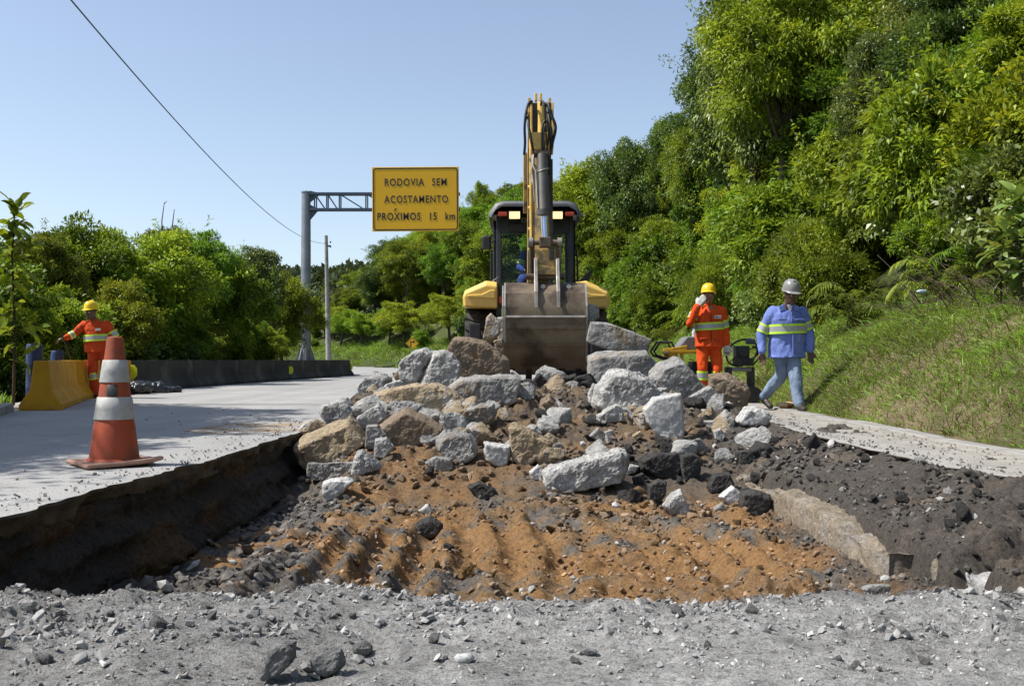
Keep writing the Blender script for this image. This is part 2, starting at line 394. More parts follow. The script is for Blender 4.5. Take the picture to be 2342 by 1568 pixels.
def pit_h(x, y, fine=True):
    floor = np.interp(y, MY, MZ)
    lat = ss(-2.0, -1.25, x-.25*ss(8.5, 11, y)*-1)*(1-ss(2.15, 2.75, x))
    flat = np.interp(y, [0, 7, 10, 12, 14.6], [-.5, -.52, -.46, -.2, -.05])
    mound = flat+(floor-flat)*lat
    mound = mound+.07*f2(x, y, 1.6, 4, 71)*ss(6.5, 8.5, y)+.035*f2(x, y, .9, 3, 74)
    mound = mound+ss(11.9, 12.7, y)*(1-ss(13.2, 13.9, y))*(.30*ss(.75, 1.1, x)*(1-ss(1.6, 2.3, x))+.28*(1-ss(-.5, -.15, x))*ss(-1.3, -.7, x))+.16*ss(12.9, 13.2, y)*(1-ss(13.6, 14.0, y))*ss(-.4, -.2, x)*(1-ss(1.0, 1.2, x))-.12*ss(11.9, 12.3, y)*(1-ss(12.9, 13.2, y))*ss(-.3, -.1, x)*(1-ss(.95, 1.15, x))
    # furrows the bucket teeth drew along the floor
    wob = x+.05*f2(x, y, 1.3, 3, 72)+.06*(y-5)*.3*0
    fur = np.abs(np.sin(math.pi*(wob+.16*f2(x, y, .7, 2, 88)+.02*y)/.25))
    famp = ss(3.6, 4.6, y)*(1-ss(6.6, 7.8, y))*ss(-1.7, -1.2, x)*(1-ss(1.25, 1.7, x))
    mound = mound+famp*(.125*np.minimum(1-fur, .66)-.03)*np.clip(.75+1.5*f2(x, y, 1.3, 3, 73), .0, 1.6)+ss(3.4, 4.2, y)*.035*f2(x, y, 4.5, 4, 87, .6)
    # right bench over the old slab
    be = 1.95+.04*f2(y, y*0, 1.5, 3, 75)
    benchz = -.245+np.interp(x, [1.9, 2.02, 2.2, 2.45, 2.62, 2.75], [0, .04, .09, .15, .20, .235])+.05*f2(x, y, 2.2, 4, 76)
    brk = ss(4.55, 4.75, y)+(1-ss(4.25, 4.5, y)); brk = np.clip(brk, 0, 1)
    bl = ss(be-.02, be+.05, x)*ss(3.25, 3.6, y)*(1-ss(9.0, 9.8, y)*(1-ss(2.3, 2.6, x)))*(.25+.75*brk)
    z = mound*(1-bl)+np.maximum(benchz, mound)*bl
    z = np.where((x > 1.6) & (x < 1.95) & (y > 3.2), np.maximum(z, -.52+.13*ss(1.55, 1.95, x)), z)
    # walls: left cut, right cut, front lip
    jw = .05*f2(y, y*0+3, 2.5, 4, 77)+.07*f2(x*3, y, 5, 4, 78)
    wl = ss(-.26, -.08, x-xl(y)-jw*.5)
    z = -.13+(z+.13)*wl
    wr = 1-ss(-.10, .05, x-xr(y)+.03*f2(y, y*0, 5, 3, 79)); z = -.05+(z+.05)*wr
    lipy = 2.88+.26*f2(x, x*0, 1.0, 3, 81)+.09*f2(x, x*0, 4, 3, 82)+.16*ss(.7, 1.6, x)-.08*ss(-.6, -1.6, x)
    lz = np.interp(x, [-2.3, -1.2, -.5, 0.1, 1.2, 2.6], [.07, .05, .035, .02, .01, 0.0])
    front = lz*np.exp(-((y-lipy+.22)/.28)**2)+.045*f2(x, y, 2.2, 4, 83)*ss(1.6, 2.5, y)
    front = front+.035*np.exp(-((x+.75)/.35)**2-((y-2.3)/.2)**2)
    wf = ss(-.03, .26, y-lipy+.05*f2(x, y, 5, 3, 84))
    z = front*(1-wf)+np.minimum(z, front+.3)*wf
    if fine:
        rg = (.35+.65*np.clip(wf, 0, 1))
        z = z+rg*(.034*f2(x, y, 9, 4, 85, .6)+.020*np.abs(f2(x, y, 26, 3, 86, .6)))
        ck = (1-.35*famp)*(1-.75*ss(1.75, 1.8, x)*(1-ss(2.0, 2.1, x))*ss(4.8, 5.0, y)*(1-ss(8.2, 8.5, y)))*np.clip(.55+1.2*f2(x, y, 1.4, 3, 95), .1, 1.0)*(.34+.66*np.clip(wf+.9*ss(2.2, 2.75, y)*(.5+f2(x, y, 1.1, 2, 96)), 0, 1))
        z = z+ck*(clods(x, y, .20, .22, 901)+clods(x, y, .105, .42, 911)+.9*clods(x, y, .055, .6, 921)+.8*clods(x, y, .034, .7, 931))
    return z
px = np.arange(-2.75, 3.25, .0165); py = np.concatenate([np.arange(.6, 3.4, .012), np.arange(3.4, 6.5, .017), np.arange(6.5, 14.8, .03)])
PX, PY = np.meshgrid(px, py, indexing='ij'); PZ = pit_h(PX, PY)
def soil_col(x, y, z):
    """real colour of the material lying at a spot: orange subsoil, grey crushed asphalt, pale concrete dust"""
    n1 = f2(x, y, 1.7, 5, 91, .6); n2 = f2(x, y, 5.5, 4, 92, .6); n3 = f2(x, y, 14, 3, 93)
    orange = np.array([.290, .165, .072]); tanb = np.array([.225, .150, .085]); grey = np.array([.145, .132, .118]); dark = np.array([.098, .086, .075])
    fg = np.array([.385, .38, .368])-.07*(1-ss(-.9, .3, x))[..., None]
    def mix(a, b, t): return a+(b-a)*t[..., None]
    fl = np.clip(z+.5, -1, 1)
    c = mix(orange+0*x[..., None], tanb, ss(-.30, .22, n1+.7*n2+.12*ss(6.2, 7.6, y)))
    c = mix(c, grey, ss(.06, .34, n2*.7+n1*.5+.44*(1-ss(3.4, 4.8, y))+.45*ss(-.8, -1.6, x)-.02))
    md = ss(7.3, 8.6, y)*np.clip(.62+.8*n1+.25*ss(0, 1.6, x), 0, 1)
    c = mix(c, mix(dark+0*x[..., None], np.array([.16, .115, .07]), ss(-.1, .4, n2)), md)
    rb = ss(1.55, 1.95, x+.15*n1)*ss(3.2, 3.6, y)
    c = mix(c, mix(dark+0*x[..., None], np.array([.15, .12, .09]), ss(.15, .5, n1+.3*n3)), rb)
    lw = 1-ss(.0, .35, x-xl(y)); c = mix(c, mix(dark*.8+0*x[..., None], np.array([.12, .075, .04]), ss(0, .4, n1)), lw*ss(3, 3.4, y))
    f = 1-ss(2.72, 2.98, y+.10*n1+.05*n2-.16*ss(.7, 1.6, x)); c = mix(c, fg*(1+.18*n2[..., None]+.2*n3[..., None]), f)
    c = mix(c, dark*1.0+0*x[..., None], np.exp(-((y-2.98+.10*n1)/.17)**2)*np.clip(.75+1.2*n1+.5*n2, 0, 1))
    return np.clip(c*(1+.22*n3[..., None]), .01, 1)
PC = soil_col(PX, PY, PZ)
m_soil, nt, bs, out = nodes('churned_soil')
tc = N(nt, 'ShaderNodeTexCoord'); co = tc.outputs['Object']; at = N(nt, 'ShaderNodeAttribute'); at.attribute_name = 'Col'
k1 = ramp(nt, noise(nt, co, 40, 6, .7), [(.3, (.42, .41, .40)), (.5, (.95, .95, .95)), (.72, (1.3, 1.3, 1.3))])
k2 = ramp(nt, noise(nt, co, 160, 3, .7), [(.32, (.5, .5, .5)), (.5, (1, 1, 1)), (.68, (1.2, 1.2, 1.2))])
cc = mixc(nt, .8, mixc(nt, 1.0, at.outputs['Color'], k1, 'MULTIPLY'), k2, 'MULTIPLY')
nt.links.new(cc, bs.inputs['Base Color']); bs.inputs['Roughness'].default_value = .95; bs.inputs['Specular IOR Level'].default_value = .15
b1 = bumpn(nt, bs, noise(nt, co, 60, 6, .75), .9, .012); bumpn(nt, bs, noise(nt, co, 240, 3, .7), .6, .004, b1)
pt = link('excavated_ground', np_mesh('excavated_ground', np.stack([PX, PY, PZ], -1).reshape(-1, 3), grid_faces(len(px), len(py)), PC.reshape(-1, 3), True), m_soil)
tag(pt, kind='structure')

# ---- loose gravel: thousands of small stones as one uncountable mass
def stone_base(sub, seed):
    bm = bmesh.new(); bmesh.ops.create_icosphere(bm, subdivisions=sub, radius=1)
    V = np.array([v.co for v in bm.verts]); F = np.array([[v.index for v in f.verts] for f in bm.faces]); bm.free()
    rs = np.random.RandomState(seed)
    for _ in range(5):
        n = rs.normal(size=3); n /= np.linalg.norm(n); d = rs.uniform(.45, .8); h = V @ n
        V = V-np.outer(np.maximum(h-d, 0), n)
    V *= 1+.10*vn(V*2.1+seed*3.3, seed)[:, None]
    return V*np.array([1, rs.uniform(.7, 1), rs.uniform(.5, .85)]), F
SB1 = [stone_base(0 if k < 0 else 1, k) for k in range(8)]; SB0 = [stone_base(1, 40+k) for k in range(8)]
def ico0(seed):
    r_ = np.random.RandomState(seed); V, F = stone_base(1, seed); bm = bmesh.new(); bmesh.ops.create_icosphere(bm, subdivisions=1, radius=1); bm.free()
    P = unit3(r_.normal(size=(9, 3)))*r_.uniform(.75, 1.05, (9, 1))*np.array([1, .85, .7]); bm = bmesh.new()
    for p in P: bm.verts.new(p)
    bmesh.ops.convex_hull(bm, input=bm.verts); bm.verts.index_update()
    Fh = [[v.index for v in f.verts] for f in bm.faces]; Vh = np.array([v.co for v in bm.verts]); bm.free(); return Vh, np.array(Fh)
def unit3(a): return a/np.linalg.norm(a, axis=-1, keepdims=True)
SB0 = [ico0(60+k) for k in range(12)]; SB2 = SB1
def scatter(name, P, S, C, bases, mt, seed, sink=.25):
    rs = np.random.RandomState(seed); VV, FF, CC, o = [], [], [], 0
    k = rs.randint(len(bases), size=len(P))
    for b in range(len(bases)):
        i = np.where(k == b)[0]; V0, F0 = bases[b]
        if not len(i): continue
        a = rs.uniform(0, 2*np.pi, len(i)); t = rs.normal(0, .35, (len(i), 2))
        ca, sa = np.cos(a), np.sin(a)
        X = V0[None, :, 0]; Y = V0[None, :, 1]; Z = V0[None, :, 2]
        x = X*ca[:, None]-Y*sa[:, None]; y = X*sa[:, None]+Y*ca[:, None]
        z = Z+x*t[:, :1]+y*t[:, 1:]
        v = np.stack([x, y, z], -1)*S[i][:, None, None]+P[i][:, None, :]
        v[..., 2] += (S[i]*(.6-sink))[:, None]
        n = len(V0); VV.append(v.reshape(-1, 3)); CC.append(np.repeat(C[i], n, 0))
        FF.append((F0[None]+(np.arange(len(i))*n)[:, None, None]+o).reshape(-1, 3)); o += n*len(i)
    return link(name, np_mesh(name, np.concatenate(VV), np.concatenate(FF), np.concatenate(CC), False), mt)
m_grav = M('loose_stone', (1.05, 1.05, 1.05), (.72, .72, .72), 30, .92, vcol=True, bump=.5, bscale=120, bdist=.004, spec=.2)
rs = np.random.RandomState(5)
def spread(n, x0, x1, y0, y1, smin, smax, pw=2.2, clump=.0, seed=1):
    x = rs.uniform(x0, x1, n); y = rs.uniform(y0, y1, n)
    if clump:
        k = f2(x, y, 1.8, 4, seed) > rs.uniform(-clump, .25, n); x, y = x[k], y[k]
    s = smin+(smax-smin)*rs.uniform(0, 1, len(x))**pw
    return x, y, s
sets = [spread(13000, -1.6, 1.6, 1.9, 3.0, .002, .009, 4, .35, 3), spread(7000, -1.65, 1.6, 2.4, 3.05, .002, .017, 5.5, .25, 4),
        spread(4200, -1.5, -.1, 2.1, 3.0, .002, .019, 5, .25, 5),
        spread(15000, -1.9, 2.0, 3.6, 7.8, .003, .026, 5, .5, 6), spread(8000, -1.8, 2.6, 7.3, 11.5, .006, .05, 4.5, .5, 7),
        spread(8000, 1.7, 2.8, 3.4, 9.5, .003, .028, 4.5, .45, 8), spread(500, -1.9, -1.2, 4, 8, .008, .06, 3, 0, 8),
        spread(2000, -1.6, -.15, 2.25, 2.95, .003, .016, 3.6, .2, 9), spread(2000, -1.6, 1.6, 2.66, 3.0, .004, .019, 3.2, .3, 10)]
gx_, gy_, gs_ = [np.concatenate([s[k] for s in sets]) for k in range(3)]
gz_ = pit_h(gx_, gy_)
gc = soil_col(gx_, gy_, gz_); lum = gc.mean(1, keepdims=True)
gc = gc*.75+.25*lum*np.array([1.02, 1, .97]); gc = gc*np.exp(rs.normal(.06, .25, (len(gc), 1)))
gc[gy_ < 2.95] *= .88; pale = (rs.uniform(size=len(gc)) < .05)&(gy_ > 3.2); gc[pale] = np.array([.42, .41, .39])*rs.uniform(.7, 1.15, (pale.sum(), 1))
big = gs_ > .017
tag(scatter('gravel', np.stack([gx_, gy_, gz_], -1)[~big], gs_[~big], gc[~big], SB0, m_grav, 3), 'loose grey and brown gravel strewn over the dug ground', 'gravel', kind='stuff')
tag(scatter('rubble_stones', np.stack([gx_, gy_, gz_], -1)[big], gs_[big], gc[big], SB2, m_grav, 4), 'loose small rubble stones mixed through the dug ground', 'stones', kind='stuff')
# crumbs lying on the road beside the pit and along the shoulder
cx = np.concatenate([rs.uniform(-4.6, -1.9, 260), xl(rs.uniform(3.5, 10, 500))-np.abs(rs.normal(0, .16, 500))-.02, rs.uniform(2.7, 3.6, 300), rs.normal(3.25, .13, 450), rs.normal(-2.35, .35, 350), np.zeros(1100)])
cy = np.concatenate([rs.uniform(4, 14, 260), np.zeros(500), rs.uniform(5, 13.5, 300), rs.uniform(5, 10, 450), rs.normal(10.2, .7, 350), rs.uniform(4.5, 12, 1100)])
cy[260:760] = rs.uniform(3.5, 10, 500); cx[260:760] = xl(cy[260:760])-np.abs(rs.normal(0, .16, 500))-.02
cx[-1100:] = xr(cy[-1100:])+.03+np.abs(rs.normal(0, .13, 1100)); ok = (cx < xl(cy)-.01) | (cx > xr(cy)+.06); cx, cy = cx[ok], cy[ok]
csz = .003+.013*rs.uniform(size=len(cx))**3.5
cc_ = np.array([.19, .175, .16])*np.exp(rs.normal(0, .4, (len(cx), 1)))
sp = np.hypot(cx+2.35, cy-10.2) < .9; cc_[sp] = np.array([.24, .15, .07])*rs.uniform(.7, 1.2, (sp.sum(), 1))
tag(scatter('road_crumbs', np.stack([cx, cy, 0*cx+.004], -1), csz, cc_, SB0, m_grav, 6), 'dark crumbs scattered over the road beside the pit', 'gravel', kind='stuff')

# left wall of the pit: crumbling layers under the pavement
wy = np.arange(2.7, 10.2, .016); wz = np.arange(-.62, -.07, .016); WY, WZ = np.meshgrid(wy, wz, indexing='ij')
Q_ = np.stack([WY*0, WY, WZ], -1)
WX = xl(WY)+.10-.16*ss(-.55, -.10, WZ)+.075*fbm(Q_*np.array([1, 2.2, 4.5]), 5, 141, .6)+.03*np.abs(fbm(Q_*11, 4, 142, .65))+.02*np.sin(WZ*38+2*fbm(Q_*1.5, 2, 143))+.9*clods(WY, WZ, .11, .45, 951, .5)+.9*clods(WY, WZ, .05, .55, 961, .5)
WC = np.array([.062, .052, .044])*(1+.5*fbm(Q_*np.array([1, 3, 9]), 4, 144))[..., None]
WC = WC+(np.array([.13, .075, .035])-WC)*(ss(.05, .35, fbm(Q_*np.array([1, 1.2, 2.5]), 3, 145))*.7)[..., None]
tag(link('pit_wall', np_mesh('pit_wall', np.stack([WX, WY, WZ], -1).reshape(-1, 3), grid_faces(len(wy), len(wz)), WC.reshape(-1, 3), False), m_soil), kind='structure')
# dust of dug soil trodden onto the lane, and a tarred joint across it
a_ = np.linspace(0, 2*np.pi, 60, endpoint=False)
rr_ = 1+.35*f2(np.cos(a_)*2, np.sin(a_)*2, 1.2, 4, 151)
V = np.concatenate([[(-2.45, 9.9, .0075)], np.stack([-2.45+.62*rr_*np.cos(a_), 9.9+.75*rr_*np.sin(a_), 0*a_+.0045], -1)]); V[:, 0] = np.minimum(V[:, 0], xl(V[:, 1])-.05)
F = np.array([[0, 1+i, 1+(i+1) % 60] for i in range(60)])
tag(link('soil_dust', np_mesh('soil_dust', V, F), M('trodden_soil', (.33, .25, .16), (.20, .14, .08), 9, .95, c3=(.33, .32, .30), s3=5, w3=(.42, .56), spec=.1)), 'orange soil dust trodden onto the left lane beside the heap', 'soil', kind='stuff')
jy = np.linspace(-6.9, -1.9, 60); jv = np.concatenate([np.stack([jy, 15.0+.05*f2(jy, jy*0, 1.5, 3, 152)+d_, 0*jy+.0075], -1) for d_ in (-.035, .035)])
tag(link('road_joint', np_mesh('road_joint', jv, np.array([[i, i+1, 61+i, 60+i] for i in range(59)])), M('tar', (.05, .05, .05), (.03, .03, .03), 6, .8)), kind='structure')
# ================================================================ vegetation
def leaf_mat(name, dark, mid, light, rough=.5, trans=.34, spec=.30):
    m, nt, bs, out = nodes(name)
    at = N(nt, 'ShaderNodeAttribute'); at.attribute_name = 'Col'
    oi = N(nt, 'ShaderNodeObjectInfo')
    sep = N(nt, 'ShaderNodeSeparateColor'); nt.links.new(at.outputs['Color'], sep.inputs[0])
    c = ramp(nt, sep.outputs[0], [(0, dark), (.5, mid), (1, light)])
    hs = N(nt, 'ShaderNodeHueSaturation')
    a1 = N(nt, 'ShaderNodeMapRange'); a1.inputs['To Min'].default_value = .470; a1.inputs['To Max'].default_value = .522
    nt.links.new(oi.outputs['Random'], a1.inputs['Value']); nt.links.new(a1.outputs[0], hs.inputs['Hue'])
    a2 = N(nt, 'ShaderNodeMath', operation='MULTIPLY'); a2.inputs[1].default_value = 7.31
    a3 = N(nt, 'ShaderNodeMath', operation='FRACT'); nt.links.new(oi.outputs['Random'], a2.inputs[0]); nt.links.new(a2.outputs[0], a3.inputs[0])
    a4 = N(nt, 'ShaderNodeMapRange'); a4.inputs['To Min'].default_value = .72; a4.inputs['To Max'].default_value = 1.3
    nt.links.new(a3.outputs[0], a4.inputs['Value']); nt.links.new(a4.outputs[0], hs.inputs['Value'])
    nt.links.new(c, hs.inputs['Color']); c = hs.outputs[0]
    nt.links.new(c, bs.inputs['Base Color']); bs.inputs['Roughness'].default_value = rough; bs.inputs['Specular IOR Level'].default_value = spec
    tr = N(nt, 'ShaderNodeBsdfTranslucent'); tc_ = mixc(nt, .5, c, mixc(nt, 1.0, c, (1.9, 1.5, .35), 'MULTIPLY')); nt.links.new(tc_, tr.inputs['Color'])
    mx = N(nt, 'ShaderNodeMixShader'); mx.inputs[0].default_value = trans
    nt.links.new(bs.outputs[0], mx.inputs[1]); nt.links.new(tr.outputs[0], mx.inputs[2]); nt.links.new(mx.outputs[0], out.inputs['Surface'])
    return m
m_leafA = leaf_mat('leaf_deep', (.05, .095, .012), (.14, .235, .020), (.28, .40, .04))
m_leafB = leaf_mat('leaf_yellow_green', (.06, .105, .010), (.175, .275, .022), (.33, .44, .042))
m_leafC = leaf_mat('leaf_grey_green', (.05, .085, .022), (.125, .19, .042), (.25, .33, .085), .42, .25, .48)
m_leafD = leaf_mat('leaf_dry', (.06, .045, .02), (.12, .10, .04), (.22, .18, .07), .7, .3, .2)
m_leafF = leaf_mat('leaf_fern', (.06, .11, .010), (.14, .24, .025), (.25, .36, .045), .5, .45)
m_bark = M('bark', (.085, .068, .05), (.04, .032, .024), 8, .9, bump=.8, bscale=30, bdist=.02, spec=.2)
m_twig = M('dry_twig', (.13, .10, .07), (.06, .045, .03), 10, .9, spec=.2)

def unit(a): return a/np.maximum(np.linalg.norm(a, axis=-1, keepdims=True), 1e-9)
def leaves(P, Dr, Nn, Ln, Wd, tone, fold=.25):
    """one bent quad a leaf: base, side, tip, side"""
    Dr = unit(Dr); S = unit(np.cross(Dr, Nn)); Nn = np.cross(S, Dr)
    L = Ln[:, None]; w = Wd[:, None]
    a = P; b = P+Dr*L*.48+S*w*.5+Nn*w*fold; c = P+Dr*L-Nn*L*.12; d = P+Dr*L*.48-S*w*.5+Nn*w*fold
    V = np.stack([a, b, c, d], 1).reshape(-1, 3)
    F = np.arange(len(P)*4).reshape(-1, 4)
    return V, F, np.repeat(np.stack([tone]*3, -1), 4, 0)
def leaves6(P, Dr, Nn, Ln, Wd, tone):
    """broad leaf: two curved halves either side of the midrib"""
    Dr = unit(Dr); S = unit(np.cross(Dr, Nn)); Nn = np.cross(S, Dr); L = Ln[:, None]; w = Wd[:, None]
    row = []
    for t, k, dz in ((0, 0, 0), (.28, .40, .02), (.62, .47, -.04), (.86, .26, -.14), (1.0, 0, -.24)):
        m = P+Dr*L*t+Nn*L*dz; row.append((m, m+S*w*k+Nn*w*.14*(k > 0), m-S*w*k+Nn*w*.14*(k > 0)))
    V = np.stack([v for r in row for v in r], 1).reshape(-1, 3); o = (np.arange(len(P))*15)[:, None]; F = []
    for i in range(4):
        a, b = i*3, i*3+3; F += [o+np.array([[a, a+1, b+1, b]]), o+np.array([[a, b, b+2, a+2]])]
    return V, np.concatenate(F), np.repeat(np.stack([tone]*3, -1), 15, 0)
def crown(name, seed, rad, height, z0, nc, nl, ll, lw, clr=(.35, .75), droop=.2, spiky=.0, fill=.75, flat=.7):
    """uneven crown: clumps through an irregular volume, each a shell of leaves"""
    rs = np.random.RandomState(seed); C = []; CR = []
    lob = [(rs.normal(0, .34, 3)*np.array([rad, rad, height*.5])) for _ in range(6)]
    while len(C) < nc:
        d = unit(rs.normal(size=3)); k = rs.uniform(.25, 1)**.45
        ang = math.atan2(d[1], d[0]); br = 1+.30*math.sin(3*ang+seed)+.18*math.sin(5*ang+2*seed)
        p = d*k*np.array([rad*br, rad*br, height*.5])
        if d[2] < -.3 and rs.uniform() > fill: continue
        q = lob[rs.randint(6)]
        p = p*.72+q*.6
        C.append(p+np.array([0, 0, z0+height*.5])); CR.append(rs.uniform(*clr)*(1.15-.35*k))
    C = np.array(C); CR = np.array(CR); n = nc*nl
    ci = np.repeat(np.arange(nc), nl)
    d = unit(rs.normal(size=(n, 3))+np.array([0, 0, .45]))
    r = CR[ci]*rs.uniform(.45, 1.08, n)
    P = C[ci]+d*r[:, None]*np.array([1, 1, flat])
    cen = np.array([0, 0, z0+height*.45]); outw = unit(C[ci]-cen)
    Dr = unit(d*.8+outw*.35+rs.normal(0, .55, (n, 3))+np.array([0, 0, -droop+spiky]))
    Nn = unit(np.array([0, 0, 1.0])+.5*d+rs.normal(0, .45, (n, 3)))
    Ln = ll*rs.uniform(.6, 1.35, n); Wd = lw*rs.uniform(.7, 1.3, n)
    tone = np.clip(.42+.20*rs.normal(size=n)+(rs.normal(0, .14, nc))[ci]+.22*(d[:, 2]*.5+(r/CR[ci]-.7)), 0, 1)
    # loose sprays poking out of the outline
    ns, nq = max(10, nc//4), 26
    b0 = C[rs.randint(nc, size=ns)]; o_ = unit(b0-cen+rs.normal(0, .25, (ns, 3))*rad+np.array([0, 0, .25*rad])); l_ = (clr[1]*rs.uniform(1.1, 2.1, ns))
    t_ = rs.uniform(.35, 1, (ns, nq)); sp = b0[:, None]+o_[:, None]*(t_*l_[:, None])[..., None]+rs.normal(0, ll*.35, (ns, nq, 3)); sp[..., 2] -= .25*droop*(t_*l_[:, None])**2
    m_ = ns*nq; P = np.r_[P, sp.reshape(-1, 3)]; Dr = np.r_[Dr, unit(np.repeat(o_, nq, 0)*.6+rs.normal(0, .6, (m_, 3))+np.array([0, 0, -droop]))]
    Nn = np.r_[Nn, unit(np.array([0, 0, 1.0])+rs.normal(0, .5, (m_, 3)))]; Ln = np.r_[Ln, ll*rs.uniform(.6, 1.3, m_)]; Wd = np.r_[Wd, lw*rs.uniform(.7, 1.2, m_)]; tone = np.r_[tone, np.clip(rs.normal(.6, .2, m_), 0, 1)]
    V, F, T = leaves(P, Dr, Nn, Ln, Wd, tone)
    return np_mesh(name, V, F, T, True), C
def trunk_mesh(name, seed, C, h, r0, base=(0, 0, 0), nlimb=14, lean=.3):
    rs = np.random.RandomState(seed+500); b = B()
    top = Vector((rs.normal(0, lean), rs.normal(0, lean), h)); base = Vector(base); pts = []
    for k in range(7):
        t = k/6; p = base.lerp(top, t); pts.append(p+Vector((math.sin(t*4+seed)*.10*h*.2, math.cos(t*3.3+seed)*.08*h*.2, 0)))
    b.tube([pts[0]-Vector((0, 0, .4))]+pts, [r0*1.35]+[r0*(1.15-.95*k/6) for k in range(7)], 9)
    for i in rs.permutation(len(C))[:nlimb]:
        e = Vector(C[i]); t = min(.95, max(.25, (e.z*.62)/h)); s0 = base.lerp(top, t)
        k = t*6; a0 = pts[int(k)].lerp(pts[min(6, int(k)+1)], k-int(k))
        m1 = a0.lerp(e, .45)+Vector((0, 0, .12*(e-a0).length)); rr = r0*(.52-.3*t)
        b.tube([a0, m1, e, e+(e-m1)*.25], [rr, rr*.7, rr*.35, rr*.12], 6)
    return b.mesh(name)
TREES = {}
def proto(key, seed, rad, height, z0, nc, nl, ll, lw, mt, trunk_r, **kw):
    cm, C = crown('crown', seed, rad, height, z0, nc, nl, ll, lw, **kw)
    cm.materials.append(mt)
    tm = trunk_mesh('trunk', seed, C, z0+height*.75, trunk_r); tm.materials.append(m_bark)
    TREES[key] = (cm, tm)
#      key            seed rad  h   z0   nc  nl  leaf      material
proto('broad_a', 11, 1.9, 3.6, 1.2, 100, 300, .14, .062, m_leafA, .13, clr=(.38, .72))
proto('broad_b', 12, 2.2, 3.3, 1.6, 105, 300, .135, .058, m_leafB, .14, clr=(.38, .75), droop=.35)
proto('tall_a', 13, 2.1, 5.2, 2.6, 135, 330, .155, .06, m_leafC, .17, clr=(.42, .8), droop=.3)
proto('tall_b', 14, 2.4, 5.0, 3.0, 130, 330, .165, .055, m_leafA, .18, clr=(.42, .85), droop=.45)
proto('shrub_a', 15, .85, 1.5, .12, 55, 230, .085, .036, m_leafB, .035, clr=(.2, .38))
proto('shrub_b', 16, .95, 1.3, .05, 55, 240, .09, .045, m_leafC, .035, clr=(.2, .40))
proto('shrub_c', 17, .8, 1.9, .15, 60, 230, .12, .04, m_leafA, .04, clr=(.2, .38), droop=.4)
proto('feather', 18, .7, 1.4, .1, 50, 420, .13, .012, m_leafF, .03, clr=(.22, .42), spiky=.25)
def frond_mesh(name, seed, nf, fl, mtc):
    """arching fern or bamboo fronds with paired leaflets"""
    rs = np.random.RandomState(seed); P, D, Nn, L, Wd, T = [], [], [], [], [], []; b = B()
    for k in range(nf):
        a = rs.uniform(0, 2*math.pi); le = fl*rs.uniform(.7, 1.2); el = rs.uniform(.7, 1.35)
        pts = []; p = np.array([rs.normal(0, .1), rs.normal(0, .1), 0.]); ns = 16
        for i in range(ns+1):
            t = i/ns; e = el-1.9*t*t
            d = np.array([math.cos(a)*math.cos(e), math.sin(a)*math.cos(e), math.sin(e)]); pts.append((p.copy(), d)); p = p+d*le/ns
        b.tube([Vector(q[0]) for q in pts[::4]]+[Vector(pts[-1][0])], [.012, .010, .008, .005, .003, .002][:len(pts[::4])+1], 5)
        tone = np.clip(rs.normal(.5, .2), 0, 1)
        for q, d in pts[2:]:
            s = np.cross(d, [0, 0, 1.]); s /= np.linalg.norm(s)+1e-9
            for sg in (-1, 1):
                for j in range(2):
                    P.append(q+d*le/ns*.5*j); D.append(s*sg*.9+d*.55+np.array([0, 0, -.25])+rs.normal(0, .1, 3)); Nn.append(np.array([0, 0, 1.])+rs.normal(0, .2, 3))
                    L.append(le*.20*rs.uniform(.8, 1.15)); Wd.append(.024); T.append(np.clip(tone+rs.normal(0, .12), 0, 1))
    V, F, C = leaves(np.array(P), np.array(D), np.array(Nn), np.array(L), np.array(Wd), np.array(T))
    me = np_mesh('crown', V, F, C, True); me.materials.append(mtc)
    tm = b.mesh('stem'); tm.materials.append(m_twig); return me, tm
TREES['fern'] = frond_mesh('fern', 31, 16, 1.1, m_leafF)
TREES['bamboo'] = frond_mesh('bamboo', 32, 26, 2.2, m_leafF)
def bigleaf_mesh(seed, h, n, ll, mt):
    rs = np.random.RandomState(seed); b = B(); st = [Vector((0, 0, -.3)), Vector((.02, .01, h*.4)), Vector((-.02, 0, h*.75)), Vector((.01, .02, h))]
    b.tube(st, [.022, .016, .011, .006], 7); P, D, Nn, T = [], [], [], []
    for k in range(n):
        t = .25+.75*(k/(n-1))**.8; z = h*t; a = k*2.4+rs.normal(0, .2); e = rs.normal(.25, .3)+.5*(t > .93)
        d = np.array([math.cos(a)*math.cos(e), math.sin(a)*math.cos(e), math.sin(e)]); p = np.array([0, 0, z])
        q = p+d*rs.uniform(.06, .60)*(1.25-t); b.tube([Vector(p), Vector((p+q)/2+np.array([0, 0, .03])), Vector(q)], .005, 5)
        for j in range(3):
            P.append(q-d*.09*j); D.append(d+rs.normal(0, .35, 3)+np.array([0, 0, -.25*j])); Nn.append(np.array([0, 0, 1])+rs.normal(0, .35, 3)); T.append(np.clip(rs.normal(.6, .2), 0, 1))
    V, F, C = leaves6(np.array(P), np.array(D), np.array(Nn), ll*rs.uniform(.6, 1.2, len(P)), ll*.46*rs.uniform(.7, 1.2, len(P)), np.array(T))
    me = np_mesh('crown', V, F, C, True); me.materials.append(mt); tm = b.mesh('stem'); tm.materials.append(m_bark); return me, tm
TREES['bigleaf'] = bigleaf_mesh(41, 2.5, 44, .24, m_leafB)
TREES['paleleaf'] = bigleaf_mesh(42, 1.9, 34, .40, m_leafC)

def plant(key, name, loc, s, rz, label, cat, group=None, sz=None, tilt=(0, 0)):
    cm, tm = TREES[key]
    e = empty(name, loc, rz, label, cat, group); e.rotation_euler = (tilt[0], tilt[1], rz); e.scale = (s, s, (sz or s))
    link('crown', cm, None, e); link(tm.name.split('.')[0], tm, None, e); return e
def gz(x, y): return float(terrain(np.array([x]), np.array([y]))[0])
rs = np.random.RandomState(77)

